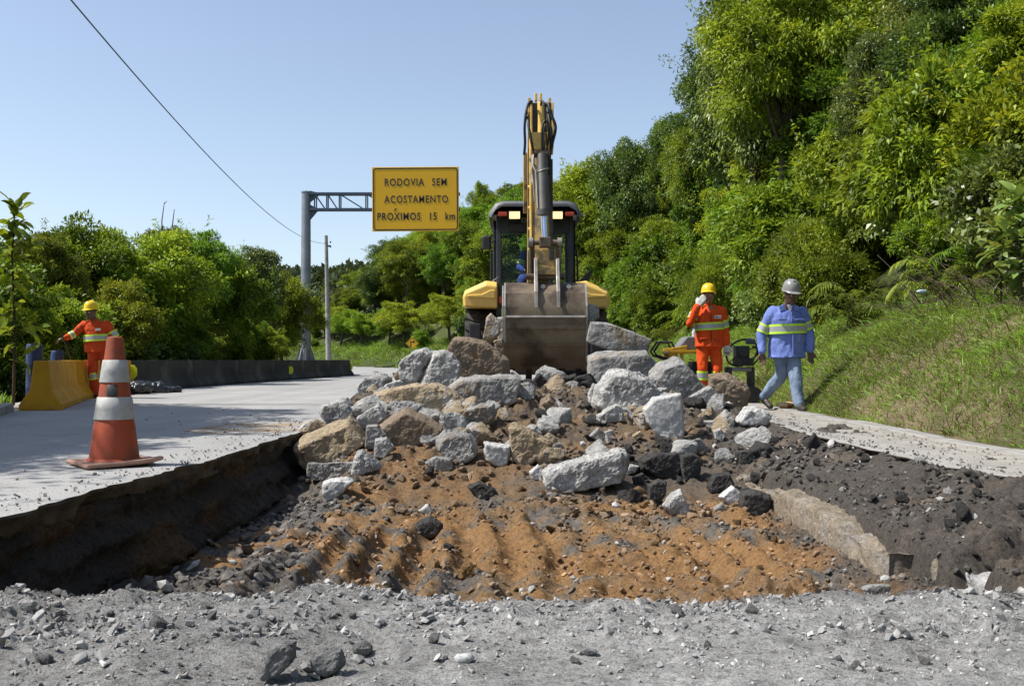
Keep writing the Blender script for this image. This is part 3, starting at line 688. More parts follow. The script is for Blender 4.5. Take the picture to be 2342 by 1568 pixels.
# ---- trees behind the barrier on the left: (x in photo, top y in photo, distance, kind, width factor)
LT = [(-40, 560, 19.5, 'broad_a', 'dark leafy tree at the left frame edge behind the blue drums'),
      (95, 535, 22.5, 'tall_b', 'round bushy tree rising above the blue drums'),
      (165, 520, 25.0, 'broad_a', 'tall dark green tree just right of the big-leaved sapling'),
      (235, 560, 27.5, 'tall_a', 'tree behind the left worker with the notch of sky on its right'),
      (315, 545, 27.0, 'broad_b', 'yellow-green tree left of the bare vertical twigs'),
      (375, 550, 30.0, 'tall_a', 'tallest tree of the left row, under the bare vertical twigs'),
      (440, 530, 31.5, 'tall_b', 'bright yellow-green tree right of the bare vertical twigs'),
      (505, 590, 33.0, 'broad_a', 'lower dark tree where the left row steps down to the hill'),
      (585, 590, 37.0, 'tall_a', 'rounded pale tree nearest left of the sign post'),
      (645, 640, 40.0, 'broad_a', 'small dark tree directly behind the sign post foot'),
      (275, 650, 23.5, 'broad_b', 'low bush between the left worker and the barrier'),
      (130, 690, 20.5, 'shrub_c', 'sunlit low shrub under the left worker reaching arm'),
      (410, 690, 28.0, 'broad_a', 'dark underbrush tree low behind the middle of the barrier'),
      (540, 700, 35.0, 'broad_b', 'pale low tree behind the far half of the barrier'),
      (10, 690, 20.0, 'shrub_a', 'fine leaved shrub at the left frame edge behind the drums')]
TOPH = {}
for k, (cm, tm) in TREES.items(): TOPH[k] = max(v.co.z for v in cm.vertices)
for i, (xp, yp, d, k, lab) in enumerate(LT):
    t = W(xp, yp, d); z = gz(t.x, d)
    s = (t.z-z)/(TOPH[k]*.90)
    plant(k, 'roadside_tree' if 'tree' in lab else 'roadside_shrub', (t.x, d, z), min(s, 1.15)*(.68 if i % 2 else .85) if 'shrub' not in k else s, rs.uniform(0, 6.28), lab, 'tree' if 'tree' in lab else 'shrub', 'trees behind the left barrier', sz=s)
# low brush filling in behind the barrier
for i in range(34):
    t = i/33; d = 19.5+17*t**1.2; x = line_x(LEDs, np.array([d]))[0]-rs.uniform(.9, 2.6); z = gz(x, d)
    k = ['shrub_a', 'shrub_b', 'shrub_c', 'broad_a'][rs.randint(4)]; s = rs.uniform(.9, 1.5) if k != 'broad_a' else rs.uniform(.35, .48)
    plant(k, 'barrier_shrub', (x, d, z), s, rs.uniform(0, 6.28), 'leafy brush growing low against the back of the concrete barrier', 'shrub', 'brush behind the barrier')
# dead twigs above the tallest left tree
tw = B()
for (x0, y0, x1, y1) in ((372, 560, 374, 462), (398, 560, 397, 478)):
    a = W(x0, y0, 29.6); b_ = W(x1, y1, 29.6); tw.tube([a-Vector((0, 0, 3.2)), a, a.lerp(b_, .55)+Vector((-.06, 0, 0)), b_], [.03, .022, .018, .010], 6)
tw.tube([W(374, 465, 29.6), W(380, 459, 29.6)], [.012, .008], 6)
tag(tw.build('dead_tree', m_twig), 'bare dead sapling with two upright twigs above the left trees', 'tree')
# trees out of frame whose shade streaks the left lane
for i, (x, y, k, s) in enumerate(((-8.0, 6.9, 'tall_a', .82), (-8.5, 9.3, 'tall_b', .96), (-8.8, 12.0, 'tall_a', .92), (-8.0, 4.3, 'tall_b', .78))):
    plant(k, 'shade_tree', (x, y, gz(x, y)), s, rs.uniform(0, 6.28), 'tall tree on the left verge that streaks the lane with shade', 'tree', 'shade trees beside the left lane')
# sapling with large leaves at the left edge
p = W(30, 450, 14.8)
plant('bigleaf', 'sapling', (p.x, 14.8, gz(p.x, 14.8)), (p.z-gz(p.x, 14.8))/2.6, .4, 'sapling with large limp yellow-green leaves at the left frame edge', 'sapling')

# ---- right hillside
RP = densify(REDs, .25); RL = np.r_[0, np.cumsum(np.hypot(*np.diff(RP, axis=0).T))]
RN = np.gradient(RP, axis=0); RN = unit(RN); RN = np.stack([RN[:, 1], -RN[:, 0]], -1)
def bank_pt(s, D):
    x, y = np.interp(s, RL, RP[:, 0]), np.interp(s, RL, RP[:, 1]); nx, ny = np.interp(s, RL, RN[:, 0]), np.interp(s, RL, RN[:, 1])
    return x+nx*D, y+ny*D
def seen(x, y, z, h, r):
    if y < 6: return False
    u0 = 1171+2342*(x-r)/y; return -60 < u0+2342*r/y and u0 < 2342+80 and 822-2342*(z+h-.66)/y < 860 and 822-2342*(z-.66)/y > -250
S0 = np.interp(0, RP[:, 1], RL)
slope = [('tree standing in the dense forest of the right hillside', 'tree', 'trees on the right hillside'),
         ('leafy shrub in the thicket at the foot of the right hillside', 'shrub', 'shrubs along the right hillside'),
         ('feathery pale green shrub on the right bank', 'shrub', 'feathery shrubs on the right bank'),
         ('arching fern among the shrubs of the right slope', 'fern', 'ferns on the right slope')]
nplants = 0
def put(k, s_, D, sc, szf=1.0, kind=0):
    global nplants
    x, y = bank_pt(s_, D); z = gz(x, y)+.02
    if y > 26:                     # keep the hill's own ridge line
        em = float(np.interp((x-.5*sc)/y, [-.22, -.17, -.128, -.05, -.02, .04, .115, .14, .150, .166, .178], [.03, .065, .118, .152, .175, .186, .210, .205, .23, .29, .6]))+rs.uniform(-.012, .006)
        hmax = .66+em*y-z
        if hmax < 1.2: return
        if TOPH[k]*sc*szf > hmax: szf = hmax/(TOPH[k]*sc)
        if szf < .7 and y > 48: sc = max(sc*szf/.7, .6*sc); szf = hmax/(TOPH[k]*sc)
        elif szf < .7: sc *= szf/.7*1.0; szf = hmax/(TOPH[k]*sc)
        if sc < .22: return
    if not seen(x, y, z, TOPH[k]*sc*szf, 2*sc): return
    lab, cat, grp = slope[kind]; nplants += 1
    plant(k, ('hillside_tree', 'bank_shrub', 'feathery_shrub', 'fern')[kind], (x, y, z), sc, rs.uniform(0, 6.28), lab, cat, grp, sz=sc*szf, tilt=(rs.normal(0, .07), rs.normal(-.08, .08)))
# shrubs just above the grass, thick near the camera
s_ = S0+7.5
while s_ < S0+62:
    y = s_-S0; st = .75+.022*y
    for D in (2.0, 2.9, 3.9, 5.2):
        if rs.uniform() < .12: continue
        k = ['shrub_a', 'shrub_b', 'shrub_c', 'shrub_a', 'shrub_c', 'fern'][rs.randint(6)]
        put(k, s_+rs.uniform(-.4, .4), D+rs.uniform(-.35, .45)+(.35 if D < 2.5 and y < 16 else 0), rs.uniform(.8, 1.25)*(1+.006*y)*(.7 if D < 2.5 else 1.0)*(1 if k != 'fern' else .9), rs.uniform(.9, 1.25), 3 if k == 'fern' else 1)
    s_ += st*1.25
for (yy, D, sc) in ((19.5, 1.9, .95), (17.8, 2.0, .75), (20.5, 2.6, 1.1), (14.2, 3.3, .9), (27, 2.2, 1.3)):
    put('feather', S0+yy, D, sc, 1.1, 2)
# lower storey far round the bend
s_ = S0+44
while s_ < S0+120:
    for D in (2.6, 4.2, 6.2):
        put(['broad_a', 'broad_b', 'shrub_c', 'shrub_a'][rs.randint(4)], s_+rs.uniform(-.6, .6), D+rs.uniform(-.5, .5), rs.uniform(.5, .7) if rs.uniform() < 2 else 1, .9, 1)
    s_ += 2.3
# trees up the slope
s_ = S0+9
while s_ < S0+105:
    y = s_-S0; st = 1.5+.018*y
    for D in (5.0, 7.2, 9.6, 12.5, 16, 20):
        if y < 28 and D > 13: continue
        k = ['broad_a', 'broad_b', 'tall_a', 'tall_b', 'broad_a', 'broad_b'][rs.randint(6)]
        sc = rs.uniform(.62, 1.0)*(.62 if D < 6 and y < 25 else .85 if y < 24 else 1.0)
        put(k, s_+rs.uniform(-.7, .7), D+rs.uniform(-.8, .8), sc, rs.uniform(.85, 1.15), 0)
    s_ += st*1.3
def hero(xp, yp_top, d, k, wf, name, lab, cat='tree'):
    t = W(xp, yp_top, d); z = gz(t.x, d); s = (t.z-z)/(TOPH[k]*.97)
    plant(k, name, (t.x, d, z), s*wf, rs.uniform(0, 6.28), lab, cat, None, sz=s)
hero(1800, -90, 27, 'tall_b', .85, 'hillside_tree', 'tall tree whose crown forms the left edge of the forest against the sky')
hero(1735, -130, 30, 'tall_a', .7, 'hillside_tree', 'slim tall tree leaning out at the top left corner of the forest')
hero(1690, 60, 33, 'tall_a', .75, 'hillside_tree', 'tree with ragged branches reaching left into the sky below the tall crown')
hero(1590, 260, 38, 'tall_b', .6, 'hillside_tree', 'small crowned tree at the step of the right skyline')
hero(1440, 325, 46, 'tall_a', .75, 'hillside_tree', 'rounded grey-green tree right of the digger boom on the skyline')
hero(1350, 375, 52, 'broad_b', .95, 'hillside_tree', 'tree on the skyline directly right of the digger boom')
hero(1108, 415, 84, 'broad_b', .55, 'hillside_tree', 'small flat-topped tree standing out on the skyline right of the yellow sign')
hero(900, 545, 82, 'broad_a', 1.0, 'hillside_tree', 'tree at the left end of the near hill below the yellow sign')
hero(985, 500, 86, 'broad_b', 1.0, 'hillside_tree', 'tree on the hill crest hidden partly by the yellow sign')
def at_px(xp, d, k, sc, name, lab, cat):
    x = (xp-1171)/2342*d; plant(k, name, (x, d, gz(x, d)+.05), sc, rs.uniform(0, 6.28), lab, cat)
at_px(2330, 15.5, 'bamboo', 1.0, 'bamboo_plant', 'arching bright green bamboo fronds at the upper right frame edge', 'bamboo')
at_px(2140, 22, 'bamboo', 1.15, 'bamboo_plant', 'arching bamboo fronds high on the slope near the top right', 'bamboo')
at_px(2255, 13.8, 'bamboo', .7, 'bamboo_plant', 'lower arching bamboo fronds in the middle of the right slope', 'bamboo')
at_px(2335, 10.9, 'paleleaf', .62, 'pale_leaved_plant', 'plant with long pale drooping leaves at the right frame edge', 'plant')
at_px(2290, 11.4, 'paleleaf', .5, 'pale_leaved_plant', 'low plant with pale leaves above the grass at far right', 'plant')
# dry brushwood in the dark hollow above the grass
bw = B(); rb = np.random.RandomState(9)
for i in range(420):
    yy = rb.uniform(10.2, 14.5); D = rb.uniform(1.75, 3.4); x, y = bank_pt(S0+yy, D); z = gz(x, y)
    a = rb.uniform(0, 6.28); l = rb.uniform(.3, .95); d = Vector((math.cos(a), math.sin(a), rb.uniform(-.3, 1.0)))*l
    p0 = Vector((x, y, z)); bw.tube([p0, p0+d*.5+Vector((0, 0, .08)), p0+d], [.008, .006, .003], 4)
tag(bw.build('brushwood', m_twig), 'tangle of dry brown twigs in the dark hollow above the grass bank', 'brushwood', kind='stuff')

# ---- grass bank: soil strip and blades
sb = np.concatenate([np.arange(S0+4.5, S0+18, .06), np.arange(S0+18, S0+110, .35)]); db = np.concatenate([np.arange(-.02, 1.2, .05), np.arange(1.2, 4.6, .12)])
SS, DD = np.meshgrid(sb, db, indexing='ij'); bx_, by_ = bank_pt(SS, DD)
bz_ = road_z(bx_, by_)+bank_z(np.maximum(DD, 0), bx_, by_)+ss(.05, .4, DD)*(.035*f2(bx_, by_, 6, 4, 101))+.003
bc = np.array([.20, .155, .095])*(1+.35*f2(bx_, by_, 3.2, 4, 102))[..., None]
bc = bc+(np.array([.075, .085, .028])-bc)*ss(.15, .5, .35+f2(bx_, by_, 1.3, 3, 103))[..., None]*.6
gd = np.clip(ss(1.7, 2.4, DD)+ss(26, 40, by_), 0, 1)[..., None]; bc = bc+(np.array([.05, .075, .02])-bc)*gd*.85
bk = link('grass_bank', np_mesh('grass_bank', np.stack([bx_, by_, bz_], -1).reshape(-1, 3), grid_faces(len(sb), len(db)), bc.reshape(-1, 3), True), m_soil)
tag(bk, kind='structure')
def blades(n, s0, s1, d0, d1, hmin, hmax, w, seed, dens=None):
    r = np.random.RandomState(seed); s = S0+r.uniform(s0, s1, n); D = r.uniform(d0, d1, n)
    x, y = bank_pt(s, D)
    k = f2(x, y, 1.5, 4, 105, .6)+.22*ss(.3, 1.0, D)-.14*(1-ss(5, 9, y)) > r.uniform(-.55, .22, n)
    k &= (D > .12) & ~((y < 11) & (D < 1.2) & (f2(x, y, 3.2, 4, 109, .65)+.2*(1-ss(.3, 1.1, D)) > r.uniform(.2, .9, n)))
    x, y, D = x[k], y[k], D[k]; n = len(x)
    z = road_z(x, y)+bank_z(D, x, y)+ss(.05, .4, D)*(.035*f2(x, y, 6, 4, 101))
    a = r.uniform(0, 6.28, n); lean = r.uniform(.15, 1.1, n)
    d = np.stack([np.cos(a)*np.sin(lean)-.15, np.sin(a)*np.sin(lean), np.cos(lean)], -1)
    h = (hmin+(hmax-hmin)*r.uniform(size=n)**1.6)*(1+.4*f2(x, y, 1.2, 2, 107))
    sd = unit(np.cross(d, r.normal(size=(n, 3)))); P = np.stack([x, y, z-.01], -1)
    m1 = P+d*h[:, None]*.55; tip = P+d*h[:, None]+np.stack([np.cos(a), np.sin(a), -np.ones(n)*.9], -1)*h[:, None]*.28
    ww = (w*r.uniform(.6, 1.4, n))[:, None]
    V = np.stack([P-sd*ww*.5, P+sd*ww*.5, m1+sd*ww*.42, tip, m1-sd*ww*.42], 1).reshape(-1, 3)
    q = (np.arange(n)*5)[:, None]; F1 = q+np.array([[0, 1, 2, 4]]); 
    F2 = np.concatenate([q+4, q+2, q+3, q+3], 1)
    tone = np.clip(r.normal(.52, .24, n)+.45*f2(x, y, 1.1, 3, 108), 0, 1)
    return V, F1, F2[:, :3], np.repeat(np.stack([tone]*3, -1), 5, 0)
def blade_obj(name, arrs, mt):
    V, F, C, o = [], [], [], 0
    for v, f1, f2_, c in arrs:
        tri = np.concatenate([f1[:, [0, 1, 2]], f1[:, [0, 2, 3]], f2_])+o; V.append(v); F.append(tri); C.append(c); o += len(v)
    return link(name, np_mesh(name, np.concatenate(V), np.concatenate(F), np.concatenate(C), True), mt)
m_grass = leaf_mat('grass_blade', (.10, .105, .028), (.15, .25, .034), (.26, .41, .06), .5, .4, .3)
gr = blade_obj('grass', [blades(62000, 5.5, 16, .1, 2.7, .035, .14, .008, 1), blades(8000, 5.5, 16, .4, 2.7, .10, .26, .011, 4), blades(34000, 16, 38, .1, 2.4, .08, .25, .016, 2), blades(30000, 38, 105, .1, 3.0, .15, .5, .04, 3)], m_grass)
tag(gr, 'grass growing over the earth bank right of the road', 'grass', kind='stuff')
dg_ = blade_obj('dry_grass', [blades(20000, 5.5, 18, .1, 2.9, .05, .20, .006, 11)], m_leafD)
tag(dg_, 'withered straw coloured grass among the green of the bank', 'grass', kind='stuff')
# verge grass at the left edge, inside the kerb
r = np.random.RandomState(21); n = 7000; yv = r.uniform(9.5, 16, n); xv = line_x(LEDs, yv)-.35-r.uniform(0, 2.6, n)
zv = terrain(xv, yv); a = r.uniform(0, 6.28, n); h = r.uniform(.08, .26, n)
P = np.stack([xv, yv, zv], -1); d = np.stack([np.cos(a)*.5, np.sin(a)*.5, np.ones(n)], -1); sd = np.stack([-np.sin(a), np.cos(a), 0*a], -1)*.008
V = np.stack([P-sd, P+sd, P+d*h[:, None]*.6+sd*.8, P+d*h[:, None]+d*np.array([1, 1, 0])*h[:, None]*.5, P+d*h[:, None]*.6-sd*.8], 1).reshape(-1, 3)
qd = (np.arange(n)*5)[:, None]
vg = link('verge_grass', np_mesh('verge_grass', V, np.concatenate([qd+np.array([[0, 1, 2]]), qd+np.array([[0, 2, 4]]), qd+np.array([[4, 2, 3]])]), np.repeat(np.clip(r.normal(.7, .2, (n, 1)), 0, 1)*np.ones(3), 5, 0), True), m_grass)
tag(vg, 'bright grass on the left verge behind the kerb', 'grass', kind='stuff')

# ---- far wooded ridge: reads as one mass
r = np.random.RandomState(51); P, D, Nn, L, Wd, T = [], [], [], [], [], []
nt_ = 1300; fy = r.uniform(180, 430, nt_); fx = fy*r.uniform(-.56, -.02, nt_); fz = terrain(fx, fy)
cr = r.uniform(3.2, 6.0, nt_); nl = 62
cen = np.stack([fx, fy, fz+cr*.9], -1); d = unit(r.normal(size=(nt_, nl, 3))+np.array([0, 0, .35]))
pp = cen[:, None]+d*(cr[:, None]*r.uniform(.7, 1.05, (nt_, nl)))[..., None]*np.array([1, 1, .8])
dr = unit(d+r.normal(0, .6, d.shape)); nn = unit(d+r.normal(0, .5, d.shape)+np.array([0, 0, .5]))
tn = np.clip(r.normal(.4, .16, (nt_, nl))+r.normal(0, .14, (nt_, 1)), 0, 1)
V, F, C = leaves(pp.reshape(-1, 3), dr.reshape(-1, 3), nn.reshape(-1, 3), r.uniform(1.6, 3.2, nt_*nl), r.uniform(1.1, 2.1, nt_*nl), tn.ravel())
m_leafE = leaf_mat('leaf_ridge_haze', (.03, .045, .02), (.065, .085, .038), (.11, .13, .06), .6, .2, .2)  # fading by distance haze is put into these duller grey-green leaf colours
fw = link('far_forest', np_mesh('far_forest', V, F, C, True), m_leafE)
tag(fw, 'distant wooded ridge below the sky between the sign post and the near hill', 'forest', kind='stuff')
# ================================================================ broken concrete, stones and lumps of the heap
def rock_mat(name, c1, c2, c3=None, w3=(.5, .6), bscale=26, bump=.9, s3=2.6, dust=None):
    m, nt, bs, out = nodes(name)
    tc = N(nt, 'ShaderNodeTexCoord'); oi = N(nt, 'ShaderNodeObjectInfo')
    ad = N(nt, 'ShaderNodeVectorMath', operation='ADD'); nt.links.new(tc.outputs['Object'], ad.inputs[0])
    cx_ = N(nt, 'ShaderNodeCombineXYZ'); mm = N(nt, 'ShaderNodeMath', operation='MULTIPLY'); mm.inputs[1].default_value = 37.0
    nt.links.new(oi.outputs['Random'], mm.inputs[0]); nt.links.new(mm.outputs[0], cx_.inputs[0]); nt.links.new(mm.outputs[0], cx_.inputs[2]); nt.links.new(cx_.outputs[0], ad.inputs[1])
    co = ad.outputs[0]
    c = ramp(nt, noise(nt, co, 5.5, 7, .66), [(.3, c2), (.62, c1)])
    if c3 is not None:
        w = ramp(nt, noise(nt, co, s3, 6, .65), [(w3[0], (0, 0, 0)), (w3[1], (1, 1, 1))]); c = mixc(nt, w, c, c3)
    vo = N(nt, 'ShaderNodeTexVoronoi'); vo.inputs['Scale'].default_value = 34; nt.links.new(co, vo.inputs['Vector'])
    ag = ramp(nt, vo.outputs['Distance'], [(.0, (1.3, 1.28, 1.25)), (.25, (1, 1, 1)), (.7, (.68, .68, .68))]); c = mixc(nt, .7, c, ag, 'MULTIPLY')
    sp = ramp(nt, noise(nt, co, 95, 3, .7), [(.3, (.45, .45, .45)), (.5, (1, 1, 1)), (.75, (1.2, 1.2, 1.2))]); c = mixc(nt, .9, c, sp, 'MULTIPLY')
    nt.links.new(c, bs.inputs['Base Color']); bs.inputs['Roughness'].default_value = .92; bs.inputs['Specular IOR Level'].default_value = .2
    b1 = bumpn(nt, bs, noise(nt, co, bscale, 8, .72), bump, .035); bumpn(nt, bs, vo.outputs['Distance'], -.5, .012, b1)
    return m
RM = {'W': rock_mat('concrete_pale', (.62, .61, .585), (.25, .245, .235), (.40, .32, .22), (.63, .74)),
      'S': rock_mat('concrete_smooth', (.56, .555, .54), (.44, .435, .42), bump=.35),
      'G': rock_mat('concrete_grey', (.46, .45, .43), (.17, .165, .155), (.30, .225, .15), (.54, .66)),
      'T': rock_mat('concrete_tan', (.52, .42, .29), (.27, .20, .12), (.56, .54, .51), (.54, .62)),
      'B': rock_mat('concrete_brown', (.34, .27, .20), (.20, .145, .095), (.36, .19, .075), (.58, .72)),
      'D': rock_mat('asphalt_lump', (.115, .11, .105), (.055, .052, .05), (.16, .14, .115), (.6, .75), 48, 1.0),
      'O': rock_mat('soil_clod', (.30, .17, .065), (.18, .105, .05), (.22, .18, .13), (.55, .7), 40, 1.0)}
def rough_rock(me, voxel, seed, amp, size, smooth=False):
    me = remesh(me, voxel); V = vget(me); n = nget(me)
    d = amp*size*(.35*fbm(V*(2.2/size)+seed*1.7, 3, seed, .5)+.42*fbm(V*(9/size)+seed, 5, seed+3, .7))
    ch = np.maximum(0, fbm(V*(4.5/size)+seed*2.2, 3, seed+9)-.2)*amp*size*1.1     # chipped hollows
    V = V+n*(d-ch)[:, None]; vset(me, V)
    me.polygons.foreach_set('use_smooth', [bool(smooth)]*len(me.polygons))
    return me
def hull(pts):
    bm = bmesh.new()
    for p in pts: bm.verts.new(p)
    r = bmesh.ops.convex_hull(bm, input=bm.verts)
    kill = list({e for e in r['geom_interior']+r['geom_unused'] if isinstance(e, bmesh.types.BMVert)})
    bmesh.ops.delete(bm, geom=kill, context='VERTS'); bmesh.ops.recalc_face_normals(bm, faces=bm.faces)
    me = bpy.data.meshes.new('rock'); bm.to_mesh(me); bm.free(); return me
def depth_at(yb): return float(np.interp(yb, [745, 780, 830, 900, 1000, 1100, 1150, 1200, 1300, 1380, 1400, 1480, 1568], [13.0, 12.7, 12.0, 10.7, 9.2, 8.2, 7.7, 6.9, 5.9, 5.2, 2.75, 2.36, 2.08]))
ZOOM = {'A': (640.4, 750.1, .28), 'B': (1171, 786.7, .28124), 'C': (823.3, 494, .3125), 'D': (0, 0, 1), 'E': (548.9, 1134.3, .3516), 'F': (1280.7, 1134.3, .4531), 'H': (0, 914.8, .4165)}
_ds = np.arange(1.7, 13.2, .012)
def rest_depth(xp, yb):
    """where the line of sight to a stone's foot meets the ground it lies on"""
    zr = .66-(yb-822)/2342*_ds; h = pit_h((xp-1171)/2342*_ds, _ds, False); k = np.where(zr <= h+.005)[0]
    return float(_ds[k[0]]) if len(k) else depth_at(yb)
def rock(z, poly, mt, label, thick=.75, fs=.72, sh=(0, 0), amp=.10, dep=None, name='concrete_chunk', cat='rubble', seed=[100]):
    """a chunk whose outline, distance, size and thickness are its own: front, middle and back outlines joined by a hull.
    fs: size of the front face; sh: its shift (right, up) in outline sizes"""
    seed[0] += 1; rs = np.random.RandomState(seed[0])
    ox, oy, sc = ZOOM[z]; P = [(ox+x*sc, oy+y*sc) for x, y in poly]; mx_, my_ = sum(p[0] for p in P)/len(P), sum(p[1] for p in P)/len(P); P = [(mx_+(x-mx_)*1.13, my_+(y-my_)*1.12) for x, y in P]
    yb = max(p[1] for p in P); d0 = dep if dep is not None and dep > 3 else rest_depth(sum(p[0] for p in P)/len(P), yb-3)
    w = [W(x, y, d0) for x, y in P]; c = sum(w, Vector())/len(w)
    sx = max(p.x for p in w)-min(p.x for p in w); sz = max(p.z for p in w)-min(p.z for p in w); size = math.sqrt(sx*sz)
    t = thick*min(sx, sz*1.2)
    pts = []
    for k, p in enumerate(w):
        v = p-c
        pts.append(Vector((v.x, rs.uniform(-.06, .06)*t, v.z)))
        j = 1+rs.uniform(-.06, .06)
        fs_ = min(.94, fs+.08); pts.append(Vector((v.x*fs_*j+sh[0]*sx, -t*.5*rs.uniform(.88, 1.05), v.z*fs_*j+sh[1]*sz)))
        pts.append(Vector((v.x*.8*j, t*.5*rs.uniform(.85, 1.05), v.z*.78*j)))
    me = rough_rock(hull(pts), max(.007, size/30), seed[0], amp, size, mt == 'S')
    o = link(name, me, RM[mt]); o.location = c+Vector((0, t*.12, -.04*sz))
    return tag(o, label, cat)
# --- left half of the heap
rock('A', [(990,290),(1010,250),(1100,180),(1190,150),(1250,185),(1255,235),(1190,350),(1130,450),(1060,455),(1000,400)], 'W', 'rounded pale grey boulder at the upper left of the heap', .8, .7, (-.08, -.02))
rock('A', [(1255,190),(1330,180),(1400,200),(1460,270),(1465,340),(1430,450),(1380,470),(1300,450),(1230,455),(1140,445),(1180,370),(1240,270)], 'W', 'white block with a smooth slanting left face beside the rounded boulder', .7, .78, (.05, -.03), .08)
rock('A', [(1400,150),(1440,75),(1560,75),(1680,110),(1745,180),(1840,240),(1855,370),(1740,385),(1600,395),(1500,390),(1460,340),(1455,260),(1395,200)], 'B', 'large tall brown block standing just left of the digger bucket', .7, .82, (-.06, -.03), .06, dep=11.7)
rock('A', [(1400,470),(1500,400),(1640,380),(1900,375),(1935,400),(1930,460),(1900,560),(1860,590),(1700,620),(1560,610),(1510,590),(1450,520)], 'G', 'flat topped grey slab below the brown block, left of the bucket', .9, .86, (0, -.12), .06)
rock('A', [(810,520),(900,510),(1110,450),(1270,450),(1400,500),(1480,570),(1510,650),(1500,690),(1380,740),(1290,745),(1150,690),(1000,720),(870,720),(820,620)], 'T', 'long tan block with a white broken right end in the middle left of the heap', .8, .82, (-.02, -.04), .07)
rock('A', [(830,780),(1030,645),(1160,700),(1305,790),(1300,830),(1240,870),(1120,900),(930,940),(860,850)], 'B', 'wedge shaped slab with a step along its upper left edge', .9, .8, (.02, -.10), .05)
rock('A', [(1430,780),(1440,730),(1510,660),(1640,620),(1730,620),(1745,700),(1720,770),(1620,815),(1500,810)], 'G', 'grey chunk under the flat topped slab', .8, .75)
rock('A', [(330,680),(370,610),(500,570),(545,565),(600,640),(640,700),(620,750),(400,770)], 'W', 'white rough chunk lying at the edge of the left lane', .8, .75, (0, -.05))
rock('A', [(640,470),(700,400),(800,410),(845,470),(830,520),(760,540),(650,530)], 'W', 'small pale block farthest left on the road behind the heap', .7, .8)
rock('A', [(140,950),(200,880),(420,770),(570,720),(620,780),(690,870),(640,930),(480,1010),(280,1100),(200,1060)], 'T', 'long tan slab leaning down over the left edge of the pit', .8, .8, (.02, -.12), .07, dep=9.1)
rock('A', [(150,830),(210,760),(300,740),(395,790),(340,850),(200,870)], 'T', 'small tan block at the left edge behind the leaning slab', .8, .75, dep=9.5)
rock('A', [(635,720),(720,660),(800,610),(840,650),(860,730),(800,780),(700,820),(640,780)], 'W', 'rough white chunk between the tan slab and the long tan block', .8, .72)
rock('A', [(700,960),(720,790),(800,790),(860,860),(900,940),(780,990)], 'G', 'upright grey chunk left of the wedge shaped slab', .8, .8)
rock('A', [(780,1040),(780,900),(870,885),(930,960),(860,1060)], 'W', 'small upright white chunk below the wedge shaped slab', .8, .75)
rock('A', [(590,1190),(610,1070),(640,1000),(680,990),(720,1060),(800,1090),(820,1140),(700,1190)], 'W', 'white pyramid shaped chunk at the left foot of the heap', .8, .6, (-.05, -.05))
rock('A', [(235,1130),(250,1100),(600,1090),(590,1190),(560,1220),(300,1230),(240,1200)], 'G', 'low grey slab half buried in the shade at the left foot', .6, .85, dep=8.5)
rock('A', [(360,1250),(420,1225),(540,1215),(590,1240),(500,1330),(470,1380),(390,1390),(360,1330)], 'S', 'white irregular chunk lowest at the left foot of the heap', .8, .75, (0, -.04))
rock('A', [(960,960),(1000,920),(1220,870),(1240,910),(1200,940),(1000,970)], 'T', 'thin pale slab under the wedge shaped slab', .8, .85)
rock('A', [(1290,900),(1340,840),(1440,810),(1530,820),(1590,900),(1600,1000),(1540,1060),(1460,1080),(1340,1020),(1290,950)], 'G', 'round topped grey rock with a white broken top, mid heap', .85, .7, (.02, -.10))
rock('A', [(1670,920),(1730,930),(1880,950),(1880,1010),(1850,1110),(1790,1130),(1700,1070),(1670,1000)], 'S', 'small white spur of concrete left of the tan wedge', .8, .7)
rock('D', [(1168,966),(1190,968),(1225,990),(1261,1006),(1258,1022),(1240,1040),(1198,1062),(1176,1040)], 'T', 'tan and white wedge standing on its point below the bucket', .8, .74, (-.06, -.02))
rock('A', [(1190,1090),(1280,1040),(1390,1060),(1410,1140),(1330,1160),(1240,1130)], 'G', 'grey wedge half sunk in the orange soil at mid heap', .8, .8, (0, -.05))
rock('A', [(1600,870),(1680,820),(1790,900),(1780,930),(1680,925)], 'B', 'small brown stone behind the white spur', .8, .7)
rock('A', [(1930,610),(1990,560),(2090,600),(2090,650),(2010,665)], 'T', 'pale tan stone in the dark gap under the bucket', .8, .7, dep=10.4)
rock('A', [(1740,640),(1800,590),(1810,650),(1770,680)], 'B', 'small brown stone against the grey chunk under the slab', .8, .7)
rock('A', [(930,390),(970,335),(1010,360),(1010,420),(950,425)], 'B', 'small dark brown clod left of the rounded boulder', .8, .7)
rock('A', [(840,500),(870,450),(980,420),(1080,450),(1090,470),(900,520)], 'W', 'pale flat chunk under the rounded boulder', .7, .75, dep=11.0)
rock('A', [(700,600),(760,540),(810,530),(800,590),(740,620)], 'D', 'dark lump beside the small pale block on the road', .7, .75)
rock('A', [(640,640),(720,600),(745,640),(700,690),(640,680)], 'G', 'grey stone between the white chunk and the dark lump', .7, .75)
